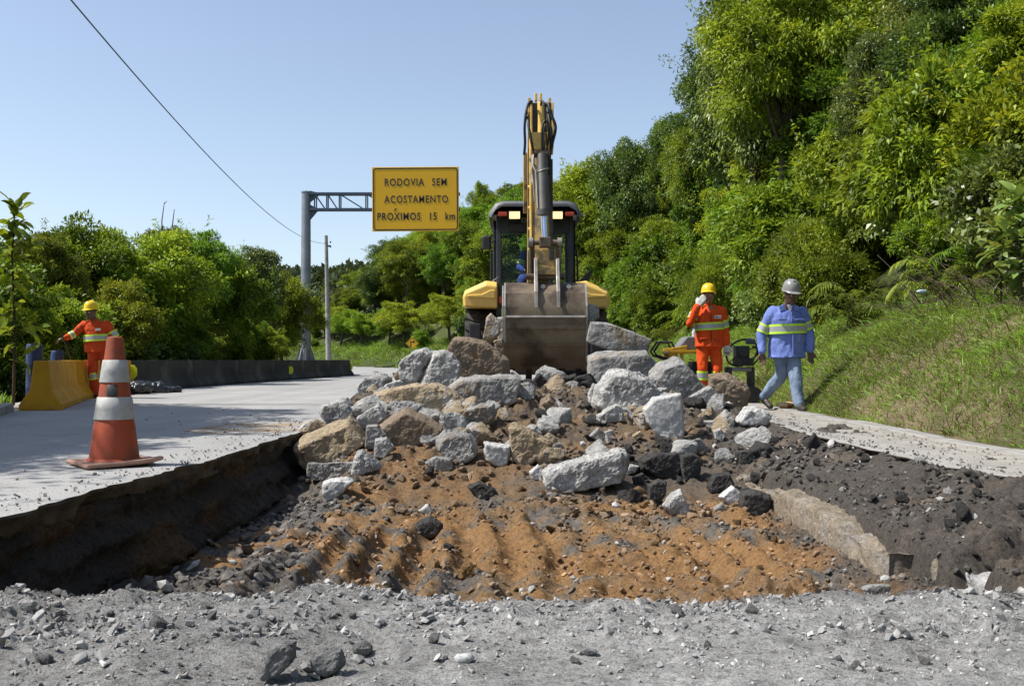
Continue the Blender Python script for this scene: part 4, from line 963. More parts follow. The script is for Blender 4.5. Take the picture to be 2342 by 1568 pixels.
# --- beside the digger
rock('C', [(960,710),(1020,770),(1020,850),(960,910),(905,900),(920,830),(930,740)], 'T', 'upright tan shard leaning in front of the digger tyre', .8, .75, (-.05, 0), .07, dep=12.6)
rock('C', [(1005,740),(1060,735),(1062,900),(1010,890)], 'W', 'pale chunk between the tan shard and the bucket', .8, .8, dep=12.9)
rock('C', [(980,910),(1040,890),(1060,930),(1058,1010),(1000,980)], 'B', 'brown chunk tucked between the tall block and the bucket', .8, .75, dep=12.3)
rock('C', [(1690,760),(1820,780),(1960,830),(2105,890),(2080,980),(1900,985),(1740,930),(1680,900)], 'G', 'large flat grey slab tilted against the right side of the bucket', .5, .9, (-.01, -.03), .035, dep=12.4)
rock('C', [(1670,640),(1745,660),(1750,730),(1700,770),(1660,750)], 'W', 'pale block right behind the top of the tilted slab', .8, .75, dep=12.9)
rock('C', [(1690,1020),(1760,990),(2080,985),(2160,1080),(2130,1150),(2060,1180),(1800,1200),(1700,1190)], 'G', 'broad grey block with a sunlit top under the tilted slab', .9, .86, (0, -.14), .05, dep=11.8)
# --- right half of the heap
rock('B', [(690,380),(740,280),(800,210),(930,195),(1020,220),(1140,300),(1190,400),(1130,500),(1060,560),(950,490),(830,480),(740,520),(690,480)], 'W', 'big craggy pale grey rock in the middle right of the heap', .8, .66, (-.04, -.02), .12)
rock('B', [(1140,220),(1200,150),(1330,100),(1380,120),(1540,310),(1550,350),(1440,420),(1360,390),(1200,320),(1140,270)], 'G', 'grey block with a pale top edge below the orange worker', .8, .8, (.03, -.12), .05)
rock('B', [(1620,240),(1760,230),(1820,280),(1900,310),(1930,350),(1900,500),(1850,590),(1700,570),(1650,500),(1640,350)], 'B', 'large orange-brown rock with a shaded right side, at the right end', .8, .72, (-.12, -.02), .08, dep=10.4)
rock('B', [(1450,420),(1610,330),(1650,380),(1650,510),(1600,500),(1480,470)], 'G', 'grey chunk wedged left of the orange-brown rock', .8, .8, dep=10.3)
rock('B', [(1085,510),(1160,430),(1360,400),(1380,480),(1390,700),(1360,740),(1300,740),(1180,690),(1110,610)], 'S', 'smooth white slab standing on edge in the right of the heap', .45, .9, (-.02, -.03), .04)
rock('B', [(1820,620),(1900,510),(1990,500),(2080,550),(2100,590),(2060,650),(1850,650)], 'S', 'white rough rock lying at the edge of the right shoulder', .8, .65, (0, -.06), .10, dep=9.6)
rock('B', [(290,1020),(330,980),(620,900),(850,840),(890,860),(920,970),(880,1090),(720,1120),(450,1170),(340,1150),(300,1100)], 'W', 'long pitted grey block lying lowest at the front of the heap', .8, .8, (-.02, -.04), .10)
rock('B', [(145,1030),(210,970),(265,1030),(240,1100),(170,1105)], 'S', 'small white stone left of the long pitted block', .8, .7)
rock('B', [(1110,1140),(1180,1090),(1250,1110),(1240,1220),(1170,1310),(1110,1260)], 'D', 'upright dark asphalt lump right of the long pitted block', .8, .75)
rock('B', [(1230,1300),(1300,1200),(1370,1175),(1410,1290),(1445,1360),(1380,1390),(1290,1370)], 'W', 'pointed pinkish white rock lowest at the right foot of the heap', .8, .65)
rock('B', [(1590,1140),(1640,1050),(1760,1040),(1800,1130),(1740,1180),(1620,1200)], 'D', 'rough dark lump behind the small white stone near the slab', .8, .7)
rock('B', [(1690,1230),(1790,1145),(1850,1200),(1860,1270),(1760,1300)], 'S', 'bright white stone between two dark lumps near the slab', .8, .7)
rock('B', [(1850,1270),(1870,1190),(1960,1180),(2090,1220),(2095,1310),(2000,1380),(1880,1360)], 'D', 'largest dark asphalt lump against the old slab', .8, .75, (-.03, -.06), .08)
rock('B', [(1380,900),(1460,880),(1530,920),(1520,1030),(1400,1100),(1380,1000)], 'D', 'dark block under the smooth white slab', .8, .8)
rock('B', [(1060,930),(1160,880),(1320,880),(1370,960),(1330,1080),(1200,1070),(1090,1000)], 'D', 'broad dark block right of the long pitted block', .8, .8)
rock('B', [(920,1010),(960,970),(1030,985),(1000,1040),(920,1060)], 'W', 'small white stone at the right end of the long pitted block', .8, .7)
rock('B', [(1820,870),(1930,850),(1990,920),(1950,960),(1860,970)], 'D', 'grey-black three sided lump above the old slab', .8, .75)
rock('B', [(190,660),(240,450),(300,410),(380,480),(450,560),(330,640)], 'B', 'pointed tan rock in the dusty hollow below the bucket', .8, .65, dep=10.2)
rock('B', [(60,490),(110,430),(200,470),(200,510),(90,530)], 'W', 'small pale stone left of the pointed tan rock', .8, .7, dep=10.6)
rock('B', [(280,380),(380,310),(480,380),(540,460),(560,560),(450,600),(350,500)], 'G', 'dusty boulder in deep shade under the bucket', .8, .7, dep=11.2)
rock('B', [(480,300),(560,270),(600,350),(580,430),(500,420)], 'G', 'smaller dusty boulder in the shade right under the bucket teeth', .8, .7, dep=11.6)
rock('B', [(1690,600),(1760,570),(1815,620),(1800,670),(1700,660)], 'D', 'rounded dark lump below the orange-brown rock', .8, .75)
rock('B', [(1400,500),(1450,455),(1530,500),(1530,560),(1440,560)], 'G', 'shaded grey stone right of the smooth white slab', .8, .75)
rock('B', [(1540,530),(1600,520),(1690,600),(1590,615)], 'T', 'pale stone under the orange-brown rock', .8, .75)
rock('B', [(1560,620),(1660,620),(1685,670),(1600,690)], 'W', 'white stone left of the rounded dark lump', .8, .75)
rock('B', [(1640,700),(1690,680),(1730,740),(1700,790),(1650,760)], 'W', 'grey-white stone below the rounded dark lump', .8, .75)
rock('B', [(700,570),(850,480),(950,520),(1020,590),(900,620),(720,640)], 'W', 'pitted grey rock below the big craggy rock', .8, .7, amp=.12)
rock('B', [(630,740),(700,670),(760,720),(740,790)], 'G', 'light grey stone in the dark soil at mid heap', .8, .75)
rock('B', [(750,710),(820,690),(830,770),(760,790)], 'G', 'grey stone right of the light grey stone at mid heap', .8, .75)
rock('B', [(980,740),(1040,700),(1070,740),(1000,780)], 'T', 'small tan stone left of the smooth white slab', .8, .75)
rock('B', [(1170,760),(1210,730),(1270,740),(1270,800),(1190,810)], 'W', 'pale stone at the foot of the smooth white slab', .8, .75)
rock('B', [(620,400),(660,315),(720,340),(700,400),(690,490),(630,480)], 'W', 'narrow pale rock left of the big craggy rock', .8, .75)
rock('B', [(600,540),(680,490),(705,560),(640,580)], 'G', 'small grey stone below the narrow pale rock', .8, .75)
rock('B', [(960,1190),(1030,1150),(1080,1190),(1030,1250),(975,1230)], 'O', 'orange clod left of the upright dark lump', .8, .75, name='soil_clod', cat='clod')
rock('B', [(1030,1300),(1100,1260),(1150,1300),(1060,1335)], 'O', 'flat orange clod below the upright dark lump', .8, .75, name='soil_clod', cat='clod')
rock('B', [(1640,1330),(1700,1280),(1760,1340),(1660,1375)], 'G', 'grey stone left of the largest dark lump', .8, .75)
rock('B', [(1720,880),(1760,830),(1790,880),(1760,940)], 'D', 'narrow dark stone beside the three sided lump', .8, .75)
rock('B', [(980,1080),(1060,1040),(1110,1090),(1080,1140),(1000,1140)], 'D', 'dark stone between the orange clod and the broad dark block', .8, .75)
# --- on the pit floor and in the foreground
rock('D', [(947,1208),(958,1190),(985,1178),(1010,1195),(1012,1218),(985,1226),(955,1224)], 'D', 'lone black asphalt lump on the orange pit floor', .9, .7, name='asphalt_lump', cat='stone')
rock('D', [(1052,1318),(1058,1290),(1072,1282),(1100,1302),(1085,1324)], 'O', 'pointed brown clod on the pit floor near its centre', .9, .7, name='soil_clod', cat='clod', dep=5.5)
rock('D', [(1030,1150),(1045,1141),(1066,1150),(1062,1170),(1040,1172)], 'O', 'rounded tan clod on the pit floor below the half sunk wedge', .9, .7, name='soil_clod', cat='clod')
rock('D', [(958,1165),(978,1150),(992,1168),(980,1176)], 'S', 'small white chip on the pit floor left of the tan clod', .6, .7, name='stone', cat='stone')
rock('D', [(1070,1110),(1095,1100),(1130,1115),(1135,1135),(1095,1140)], 'D', 'dark lump on the orange slope above the tan clod', .9, .7, name='asphalt_lump', cat='stone')
rock('F', [(1520,455),(1560,440),(1650,440),(1660,465),(1590,500),(1540,490)], 'G', 'pale flat stone on the pit floor near the right bench', .8, .8, name='stone', cat='stone', dep=4.6)
RM['FG'] = rock_mat('milled_asphalt', (.44, .435, .425), (.22, .215, .21), None, bscale=60, bump=1.0)
rock('E', [(150,1150),(170,1000),(250,920),(360,930),(350,1030),(280,1110),(180,1165)], 'FG', 'largest grey clump of broken asphalt in the foreground', .9, .75, (-.02, -.05), .15, dep=2.30, name='asphalt_clump', cat='stone')
rock('E', [(470,1010),(560,960),(650,990),(680,1080),(600,1130),(530,1140),(480,1080)], 'FG', 'second grey clump right of the largest foreground clump', .9, .75, (-.02, -.05), .15, dep=2.28, name='asphalt_clump', cat='stone')
rock('E', [(730,970),(790,920),(860,960),(860,1010),(760,1018)], 'FG', 'third and smallest grey clump right of the foreground pair', .9, .75, (-.02, -.05), .12, dep=2.42, name='asphalt_clump', cat='stone')
rock('E', [(1390,1050),(1410,1020),(1500,1010),(1530,1050),(1450,1076)], 'S', 'bright white stone lying alone in the foreground', .9, .75, (0, -.05), .08, dep=2.36, name='stone', cat='stone')
rock('F', [(1620,690),(1720,650),(1765,690),(1740,720),(1640,716)], 'FG', 'grey stone lying by itself at the right of the foreground', .9, .75, dep=2.62, name='stone', cat='stone')
rock('F', [(2230,580),(2255,565),(2285,580),(2275,605),(2245,602)], 'S', 'small white stone at the right frame edge of the foreground', .9, .75, dep=2.8, name='stone', cat='stone')
rock('F', [(75,770),(130,755),(185,765),(190,785),(110,795)], 'FG', 'flat grey stone right of centre in the foreground', .9, .75, dep=2.5, name='stone', cat='stone')
rock('H', [(0,1170),(10,1115),(60,1105),(85,1130),(70,1160)], 'W', 'pale stone at the left end of the gravel ridge', .9, .75, dep=2.95, name='stone', cat='stone')
rock('H', [(85,1150),(130,1080),(190,1100),(195,1140),(110,1165)], 'W', 'pale stone second from the left end of the gravel ridge', .9, .75, dep=2.95, name='stone', cat='stone')
rock('H', [(640,1090),(660,1062),(700,1065),(710,1100),(660,1112)], 'FG', 'grey stone perched on the gravel ridge above the shaded pit', .9, .75, dep=2.85, name='stone', cat='stone')
rock('H', [(260,1115),(330,1090),(350,1120),(290,1130)], 'W', 'small pale stone on the gravel ridge at the left', .9, .75, dep=2.9, name='stone', cat='stone')

RM['SL'] = rock_mat('old_slab', (.44, .37, .28), (.21, .17, .12), (.40, .37, .33), (.55, .68), 30, 1.0)
# --- the old road slab that shows in the right wall of the pit
def slab(x0, x1, y0, y1, z0, z1, seed, label, dips=()):
    rs = np.random.RandomState(seed); pts = []
    for y in np.linspace(y0, y1, 7):
        for x in (x0, x1):
            for z in (z0, z1):
                pts.append(Vector((x+rs.uniform(-.025, .025), y, z+rs.uniform(-.012, .012))))
    b = B(); me = B().box(((x0+x1)/2, (y0+y1)/2, (z0+z1)/2), (x1-x0, y1-y0, z1-z0)).mesh('slab')
    me = remesh(me, .016); V = vget(me); n = nget(me)
    V += n*(.045*fbm(V*2.2+seed, 4, seed)+.030*fbm(V*np.array([9, 16, 4.])+seed, 4, seed+2, .6))[:, None]
    V[:, 2] -= .16*np.maximum(0, fbm(np.stack([V[:, 1]*3, V[:, 1]*0, V[:, 1]*0], -1), 3, seed+5))*ss(z0, z1, V[:, 2])
    vset(me, V); me.polygons.foreach_set('use_smooth', [True]*len(me.polygons))
    return tag(link('concrete_slab', me, RM['SL'] if y0 > 4.58 else RM['W']), label, 'slab')
slab(1.84, 2.4, 5.02, 8.35, -.46, -.255, 301, 'long broken edge of old concrete slab in the right wall of the pit')
slab(1.97, 2.6, 3.2, 4.5, -.52, -.24, 302, 'white broken end of old concrete slab at the right frame edge')
slab(1.99, 2.4, 4.66, 4.86, -.46, -.27, 303, 'small remnant of slab between the two longer slab ends')

# --- loose lumps in the heap: one kind each, too alike to tell apart
def lump(seed, size=1.0):
    rs = np.random.RandomState(seed); pts = [Vector(unit(rs.normal(size=3))*rs.uniform(.75, 1)*np.array([.5, .42, .36])) for _ in range(11)]
    return rough_rock(hull(pts), .045, seed, .09, 1.0)
LM = [lump(400+k) for k in range(6)]
rs = np.random.RandomState(15); occ = []
kinds = {'T': ('concrete_bit', 'small tan concrete bit lying loose in the rubble heap', 'small tan concrete bits in the heap'),
         'D': ('asphalt_lump', 'small dark asphalt lump lying loose in the rubble heap', 'small asphalt lumps in the heap'),
         'W': ('concrete_bit', 'small pale concrete bit lying loose in the rubble heap', 'small concrete bits in the heap'),
         'O': ('soil_clod', 'small brown soil clod lying on the dug ground', 'small soil clods on the dug ground'),
         'FG': ('asphalt_stone', 'small grey broken asphalt stone on the foreground gravel', 'small grey stones in the foreground')}
LMM = {}
for kk in kinds:
    LMM[kk] = []
    for me in LM:
        c = me.copy(); c.materials.clear(); c.materials.append(RM[kk]); LMM[kk].append(c)
def loose(n, kk, x0, x1, y0, y1, s0, s1, pw=2.0):
    X = rs.uniform(x0, x1, n); Y = rs.uniform(y0, y1, n); Z = pit_h(X, Y)
    for x, y, zz in zip(X, Y, Z):
        s = s0+(s1-s0)*rs.uniform()**pw
        nm, lab, grp = kinds[kk]; o = bpy.data.objects.new(nm, LMM[kk][rs.randint(6)]); col.objects.link(o)
        o.location = (x, y, float(zz)+s*.16); o.scale = (s, s*rs.uniform(.8, 1.1), s*rs.uniform(.8, 1.2))
        o.rotation_euler = (rs.uniform(-.5, .5), rs.uniform(-.5, .5), rs.uniform(0, 6.28)); tag(o, lab, 'stone', grp)
loose(40, 'D', .5, 2.5, 7.6, 10.3, .09, .30); loose(12, 'D', -1.7, .3, 7.6, 10.0, .08, .20); loose(40, 'D', 1.95, 2.7, 4.6, 9.5, .05, .16); loose(8, 'W', 1.95, 2.7, 4.6, 9.0, .04, .10); loose(14, 'D', 1.9, 2.7, 4.5, 9.0, .04, .10); loose(10, 'D', -1.2, 1.6, 4.2, 7.2, .05, .11)
loose(54, 'W', -1.5, 2.2, 8.5, 12.2, .18, .55, 1.4); loose(34, 'T', -1.5, 2.0, 8.5, 12.2, .18, .52, 1.4); loose(22, 'D', .2, 2.3, 8.0, 10.2, .20, .40); loose(16, 'D', -.2, 1.1, 11.0, 12.6, .2, .42, 1.2); loose(14, 'W', -1.4, -.1, 11.4, 12.9, .25, .5, 1.2); loose(10, 'W', .9, 1.9, 11.6, 12.9, .25, .5, 1.2); loose(12, 'W', -1.3, 1.7, 4.4, 7.6, .03, .08)
loose(34, 'O', -1.3, 1.7, 3.9, 8.2, .04, .13)
loose(40, 'FG', -1.5, 1.4, 2.15, 2.95, .018, .060); loose(10, 'FG', -1.3, -.2, 2.1, 2.7, .03, .07)
# ================================================================ barrier, signs, poles, cone and small things
m_steel = M('galvanised_steel', (.30, .32, .35), (.20, .215, .24), 3, .5, .55, bump=.15, bscale=25)
m_dsteel = M('dark_painted_steel', (.07, .10, .15), (.05, .07, .10), 4, .5, .3)
m_conc = M('kerb_concrete', (.34, .33, .31), (.2, .195, .18), 5, .9, bump=.5, bscale=50)
m_barr = M('stained_concrete', (.060, .056, .050), (.030, .028, .026), 1.6, .95, bump=.5, bscale=40, spec=.2, c3=(.11, .10, .085), s3=.9, w3=(.55, .75))
m_yel = M('yellow_barrier_paint', (.62, .31, .012), (.44, .21, .012), 2.5, .75, bump=.3, bscale=40, c3=(.22, .14, .035), s3=3.2, w3=(.56, .74), spec=.3)
m_black = M('black_paint', (.012, .012, .013), (.02, .02, .02), 6, .5)
m_refl = M('yellow_reflector', (.75, .80, .02), (.6, .65, .02), 4, .4)
m_blue = M('blue_plastic', (.012, .03, .115), (.01, .02, .07), 3, .4)
m_white = M('white_paint', (.75, .75, .73), (.62, .62, .6), 5, .6)

def barrier_piece(p0, p1, mt, name, label, group=None, h=.645, parts=None):
    a, b = Vector((*p0, 0)), Vector((*p1, 0)); L = (b-a).length
    e = empty(name, a, math.atan2((b-a).y, (b-a).x), label, 'barrier', group)
    prof = [(-.26, 0), (.26, 0), (.26, .07), (.13, .26), (.085, h), (-.085, h), (-.13, .26), (-.26, .07)]
    bb = B(); n = 1; rings = []
    for k in range(n+1):
        x = .012+(L-.024)*k/n
        rings.append([Vector((x, u+.002*math.sin(k*1.7+v*9), v+(.004*math.sin(k*2.3) if v > .5 else 0))) for u, v in prof])
    bb.loft(rings); bb.build('body', mt, e, bevel=.012)
    return e
e = barrier_piece((-6.12, 13.3), (-7.28, 16.9), m_yel, 'yellow_barrier', 'yellow painted concrete barrier piece nearest the left frame edge')
e = barrier_piece((-7.29, 16.93), (-7.86, 20.9), m_yel, 'yellow_barrier', 'yellow painted concrete barrier piece behind the left worker')
Q = [np.array(p) for p in ((-7.88, 20.94), (-7.76, 24.6), (-7.62, 28.2), (-7.46, 31.8), (-7.28, 35.4), (-7.05, 39.0), (-6.8, 42.4), (-7.3, 45.4), (-8.8, 48.0), (-11.2, 50.4))]
names = ['dark stained barrier piece next to the yellow barrier', 'dark barrier piece second from the yellow barrier', 'dark barrier piece third from the yellow barrier', 'dark barrier piece fourth from the yellow barrier', 'dark barrier piece fifth from the yellow barrier', 'dark barrier piece in front of the sign post foot', 'barrier piece where the row starts to bend left', 'barrier piece in the middle of the left bend', 'last barrier piece at the end of the left bend']
bars = [barrier_piece(a, b, m_barr, 'concrete_barrier', nm, 'dark concrete barrier row') for a, b, nm in zip(Q[:-1], Q[1:], names)]
def reflector(xp, yp, d, label, w=.16, h=.42):
    p = W(xp, yp, d); o = B().prism([(-w/2, -h/2), (w*.1, -h/2), (w/2, -h*.25), (w/2, h*.25), (w*.1, h/2), (-w/2, h/2)], -.012, .012, 'y').build('reflector', m_refl, None, bevel=.004)
    o.location = p; return tag(o, label, 'reflector', 'yellow reflectors on the barrier')
reflector(306, 850, 20.55, 'yellow reflector plate where the yellow barrier meets the dark one', .13, .27)
reflector(666, 846, 32.4, 'yellow reflector plate on the dark barrier below the sign post', .13, .24)
reflector(801, 838, 42.6, 'yellow reflector plate at the bend of the barrier', .2, .32)

# blue drums behind the yellow barrier
def drum(xp, d, r, h, label, tilt=0):
    x = (xp-1171)/2342*d
    o = B().lathe([(.001, 0), (r*.94, 0), (r, .02), (r, h*.3), (r*1.03, h*.32), (r, h*.34), (r, h*.66), (r*1.03, h*.68), (r, h*.7), (r, h*.93), (r*.93, h*.985), (r*.86, h), (.001, h)], 24).build('body', m_blue, None, smooth=40)
    e = empty('blue_drum', (x, d, -.06), 0, label, 'drum'); o.parent = e
    B().lathe([(r*.80, h*.99), (r*.86, h*1.012), (r*.86, h*1.0), (r*.3, h*1.0)], 24).build('lid_rim', m_blue, e, smooth=40)
    B().cyl((r*.4, 0, h), (r*.4, 0, h+.03), .035, n=12).build('bung', m_black, e); return e
drum(79, 15.4, .118, .95, 'taller blue plastic drum behind the yellow barrier, at left')
drum(131, 17.6, .108, .87, 'shorter blue plastic drum behind the yellow barrier, at right')

# black rubbish bags against the barrier
m_bag = M('black_plastic_film', (.01, .01, .011), (.016, .016, .017), 5, .22, spec=.8, bump=.6, bscale=9, bdist=.05)
def bag(xp, yp, d, sx, sy, sz, seed, label):
    p = W(xp, yp, d); me = remesh(B().sphere((0, 0, sz*.4), 1, 20, 12, (sx, sy, sz*.62)).mesh('bag'), .03)
    V = vget(me); n = nget(me); V += n*(.10*np.abs(fbm(V*4+seed, 4, seed))+.05*fbm(V*11+seed, 3, seed))[:, None]; V[:, 2] = np.maximum(V[:, 2], 0); vset(me, V)
    o = link('rubbish_bag', me, m_bag); o.location = (p.x, d, .004); return tag(o, label, 'bag')
bag(318, 900, 19.6, .24, .2, .24, 1, 'crumpled black rubbish bag nearest the yellow barrier')
bag(350, 900, 20.2, .26, .2, .20, 2, 'crumpled black rubbish bag, middle of the row')
bag(385, 902, 20.6, .22, .18, .12, 3, 'flat black rubbish bag at the right end of the row')

# traffic cone
co_p = W(263, 1064, 6.42); cone = empty('traffic_cone', (co_p.x, 6.42, .003), R(38), 'large faded orange traffic cone with two white bands at the pit edge', 'cone')
m_cone = M('faded_orange_rubber', (.40, .070, .022), (.29, .05, .017), 6, .6, c3=(.20, .065, .035), s3=5, w3=(.46, .68), bump=.25, bscale=30, spec=.4)
m_cband = M('grey_white_sleeve', (.44, .44, .42), (.30, .30, .285), 8, .55, c3=(.20, .19, .17), s3=6, w3=(.52, .7), bump=.25, bscale=20)
m_cbase = M('dusty_rubber_base', (.42, .25, .19), (.28, .15, .10), 6, .8, bump=.4, bscale=35)
H = .80
def cr(z): return .152+(.047-.152)*(z-.03)/(H-.03)
prof = [(.001, .02), (cr(.03)+.012, .02), (cr(.03)+.012, .035), (cr(.05), .045)]
for z0, st in ((.27, .006), (.42, .004), (.50, .005), (.66, .004)):
    prof += [(cr(z0-.012), z0-.012), (cr(z0)-st*.4, z0)]
prof += [(cr(.77), .77), (cr(.795)-.002, .795), (.036, H), (.03, H-.01), (.001, H-.012)]
B().lathe(prof, 40).build('body', m_cone, cone, smooth=35)
for z0, z1, nm in ((.285, .425, 'lower_band'), (.515, .655, 'upper_band')):
    B().lathe([(cr(z0)+.001, z0), (cr(z0)+.0055, z0+.002), (cr((z0+z1)/2)+.006, (z0+z1)/2), (cr(z1)+.0055, z1-.002), (cr(z1)+.001, z1)], 40).build(nm, m_cband, cone, smooth=60)
o = B().lathe([(cr(.43)+.001, .43), (cr(.43)+.004, .432), (cr(.50)+.004, .50), (cr(.50)+.001, .502)], 40).build('dark_patch', m_black, cone, smooth=60); 
bm = bmesh.new(); bm.from_mesh(o.data); bmesh.ops.delete(bm, geom=[f for f in bm.faces if not (-.2 < math.atan2(f.calc_center_median().y, f.calc_center_median().x)+R(38)+R(90) < .55)], context='FACES'); bm.to_mesh(o.data); bm.free()
bme = B().box((0, 0, .018), (.46, .46, .030)).mesh('base'); bme = remesh(bme, .012); V = vget(bme)
V[:, 2] += .03*ss(.16, .33, np.hypot(V[:, 0], V[:, 1]))*(.4+.6*(V[:, 0] > 0))*ss(0, .2, V[:, 1]*-.6+V[:, 0]*.8)+.006*fbm(V*7, 3, 3); vset(bme, V)
bme.polygons.foreach_set('use_smooth', [True]*len(bme.polygons)); link('base', bme, m_cbase, cone)

# sign gantry
SD = 43.0
sg = empty('sign_gantry', (W(699, 830, SD).x, SD, 0), 0, 'tall grey steel sign post with a lattice arm carrying the big yellow sign', 'sign post')
x0 = 0.0; top = W(699, 440, SD).z
B().cyl((0, 0, .55), (0, 0, top), .23, .185, 24).build('post', m_steel, sg, smooth=40)
B().cyl((0, 0, top), (0, 0, top+.05), .21, .21, 24).build('post_cap', m_steel, sg, smooth=40)
for k in range(8):
    a = k*math.pi/4+.2; c, s = math.cos(a), math.sin(a)
    B().prism([(.2, .58), (.42, .58), (.23, 1.15), (.2, 1.15)], -.015, .015, 'y').build('gusset', m_steel, sg).rotation_euler = (0, 0, a)
B().cyl((0, 0, .545), (0, 0, .585), .46, n=24).build('base_plate', m_steel, sg)
B().lathe([(.001, -.4), (.85, -.4), (.85, .50), (.80, .545), (.001, .545)], 32).build('footing', m_conc, sg, smooth=40)
xe = (1049-699)/2342*SD; za = W(0, 443, SD).z; zb = W(0, 479, SD).z
arm = B(); arm.box((xe*.5+.1, -.12, za), (xe-.1, .09, .11)); arm.box((xe*.5+.1, .12, za), (xe-.1, .09, .11)); arm.box((xe*.5+.1, -.12, zb), (xe-.1, .09, .11)); arm.box((xe*.5+.1, .12, zb), (xe-.1, .09, .11))
arm.build('arm_chords', m_dsteel, sg, bevel=.01)
xs = [(717-699), (724-699), (745-699), (751-699), (774-699), (780-699), (835-699), (841-699), (900-699), (960-699), (1020-699)]
for k, xx in enumerate(xs):
    xx = xx/2342*SD
    B().box((xx, -.12 if k % 2 else .12, (za+zb)/2), (.05, .05, za-zb)).build('strut', m_dsteel, sg)
for a, b_ in ((719, 744), (748, 772), (776, 834), (838, 898), (902, 958)):
    a, b_ = (a-699)/2342*SD, (b_-699)/2342*SD
    for sy in (-.12, .12): B().bar((a, sy, za), (b_, sy, zb), .04, .04).build('brace', m_dsteel, sg)
B().prism([(.16, za+.14), (.55, za+.05), (.55, za-.05), (.19, za-.34)], -.03, .03, 'y').build('bracket', m_dsteel, sg)
B().prism([(.16, zb+.22), (.5, zb+.05), (.5, zb-.05), (.19, zb-.42)], -.03, .03, 'y').build('bracket', m_dsteel, sg)
# sign board
m_signy = M('sign_yellow_sheet', (.78, .43, .008), (.73, .40, .008), .8, .45, spec=.4)
bl, br_, bt, bb_ = W(852, 385, SD), W(1050, 382, SD), 0, 0
sw = (1050-852)/2342*SD; sh_ = (530-383)/2342*SD; cxs = ((852+1050)/2-699)/2342*SD; czs = W(0, 456.5, SD).z
sgn = empty('road_sign', (sg.location.x+cxs, SD-.24, czs), 0, 'large yellow road sign with three lines of black lettering', 'sign'); sgn.rotation_euler = (0, R(-.4), 0)
B().box((0, 0, 0), (sw, .05, sh_)).build('panel', m_signy, sgn, bevel=.02)
def frame_rect(w, h, t, y, r=.1, n=6):
    def rr(w, h, r):
        o = []
        for cx_, cz_, a0 in ((w/2-r, h/2-r, 0), (-w/2+r, h/2-r, 90), (-w/2+r, -h/2+r, 180), (w/2-r, -h/2+r, 270)):
            for k in range(n+1): a = R(a0+90*k/n); o.append((cx_+r*math.cos(a), cz_+r*math.sin(a)))
        return o
    A, Bp = rr(w, h, r), rr(w-2*t, h-2*t, max(.01, r-t)); b = B(); m = len(A)
    b.add([(u, y, v) for u, v in A]+[(u, y, v) for u, v in Bp]+[(u, y+.006, v) for u, v in A]+[(u, y+.006, v) for u, v in Bp],
          [(i, (i+1) % m, m+(i+1) % m, m+i) for i in range(m)]+[(2*m+i, 3*m+i, 3*m+(i+1) % m, 2*m+(i+1) % m) for i in range(m)]+[(i, 2*m+i, 2*m+(i+1) % m, (i+1) % m) for i in range(m)]+[(m+i, m+(i+1) % m, 3*m+(i+1) % m, 3*m+i) for i in range(m)])
    return b
frame_rect(sw-.09, sh_-.09, .045, -.034, .14).build('border', m_black, sgn)
def lettering(txt, cap, x, y, z, parent, mt, name, width=None, bold=.006, sp=1.18):
    cu = bpy.data.curves.new(name, 'FONT'); cu.body = txt; cu.size = cap/.70; cu.align_x = 'CENTER'; cu.space_character = sp; cu.space_word = 1.35; cu.offset = bold; cu.extrude = .004; cu.resolution_u = 6
    t = bpy.data.objects.new('tmp', cu); col.objects.link(t); dg = bpy.context.evaluated_depsgraph_get(); dg.update()
    me = bpy.data.meshes.new_from_object(t.evaluated_get(dg)); bpy.data.objects.remove(t)
    o = link(name, me, mt, parent); V = vget(me); 
    if width: V[:, 0] *= width/(V[:, 0].max()-V[:, 0].min())
    V[:, 0] -= (V[:, 0].max()+V[:, 0].min())/2; vset(me, V)
    o.location = (x, y, z); o.rotation_euler = (R(90), 0, 0); return o
k_ = SD/2342
def sx_(px): return ((px-951))*k_
def sz_(py): return (456.5-py)*k_
lettering('RODOVIA  SEM', 16.5*k_, sx_(951.5), -.030, sz_(426), sgn, m_black, 'lettering', (1022-881)*k_)
lettering('ACOSTAMENTO', 16.5*k_, sx_(952.5), -.030, sz_(465), sgn, m_black, 'lettering', (1025-880)*k_)
lettering('PROXIMOS  15  km', 16.5*k_, sx_(952.5), -.030, sz_(504), sgn, m_black, 'lettering', (1041-864)*k_, .008)

B().prism([(0, 0), (.05, 0), (.12, .10), (.05, .10)], -.034, -.028, 'y').build('acute_accent', m_black, sgn).location = (sx_(902), 0, sz_(483))
# curve warning sign far along the verge
p = W(943, 785, 52.0); dsg = empty('curve_sign', (p.x, 52.0, 0), 0, 'small yellow diamond warning sign with a black right turn arrow', 'sign')
B().cyl((0, .03, .2), (0, .03, p.z), .035, n=10).build('post', m_steel, dsg)
q = 15*52.0/2342; dia = B().prism([(q, 0), (0, q), (-q, 0), (0, -q)], -.012, .012, 'y').build('plate', m_signy, dsg, bevel=.008); dia.location = (0, 0, p.z)
fr = frame_rect(q*1.30, q*1.30, .018, -.020, .04); o = fr.build('border', m_black, dsg); o.location = (0, 0, p.z); o.rotation_euler = (0, R(45), 0)
ar = B().prism([(-.09, -.16), (-.045, -.16), (-.045, .045), (.04, .045), (.04, .0), (.13, .07), (.04, .14), (.04, .09), (-.09, .09)], -.020, -.014, 'y').build('arrow', m_black, dsg); ar.location = (0, 0, p.z); ar.scale = (1.15, 1, 1.15)

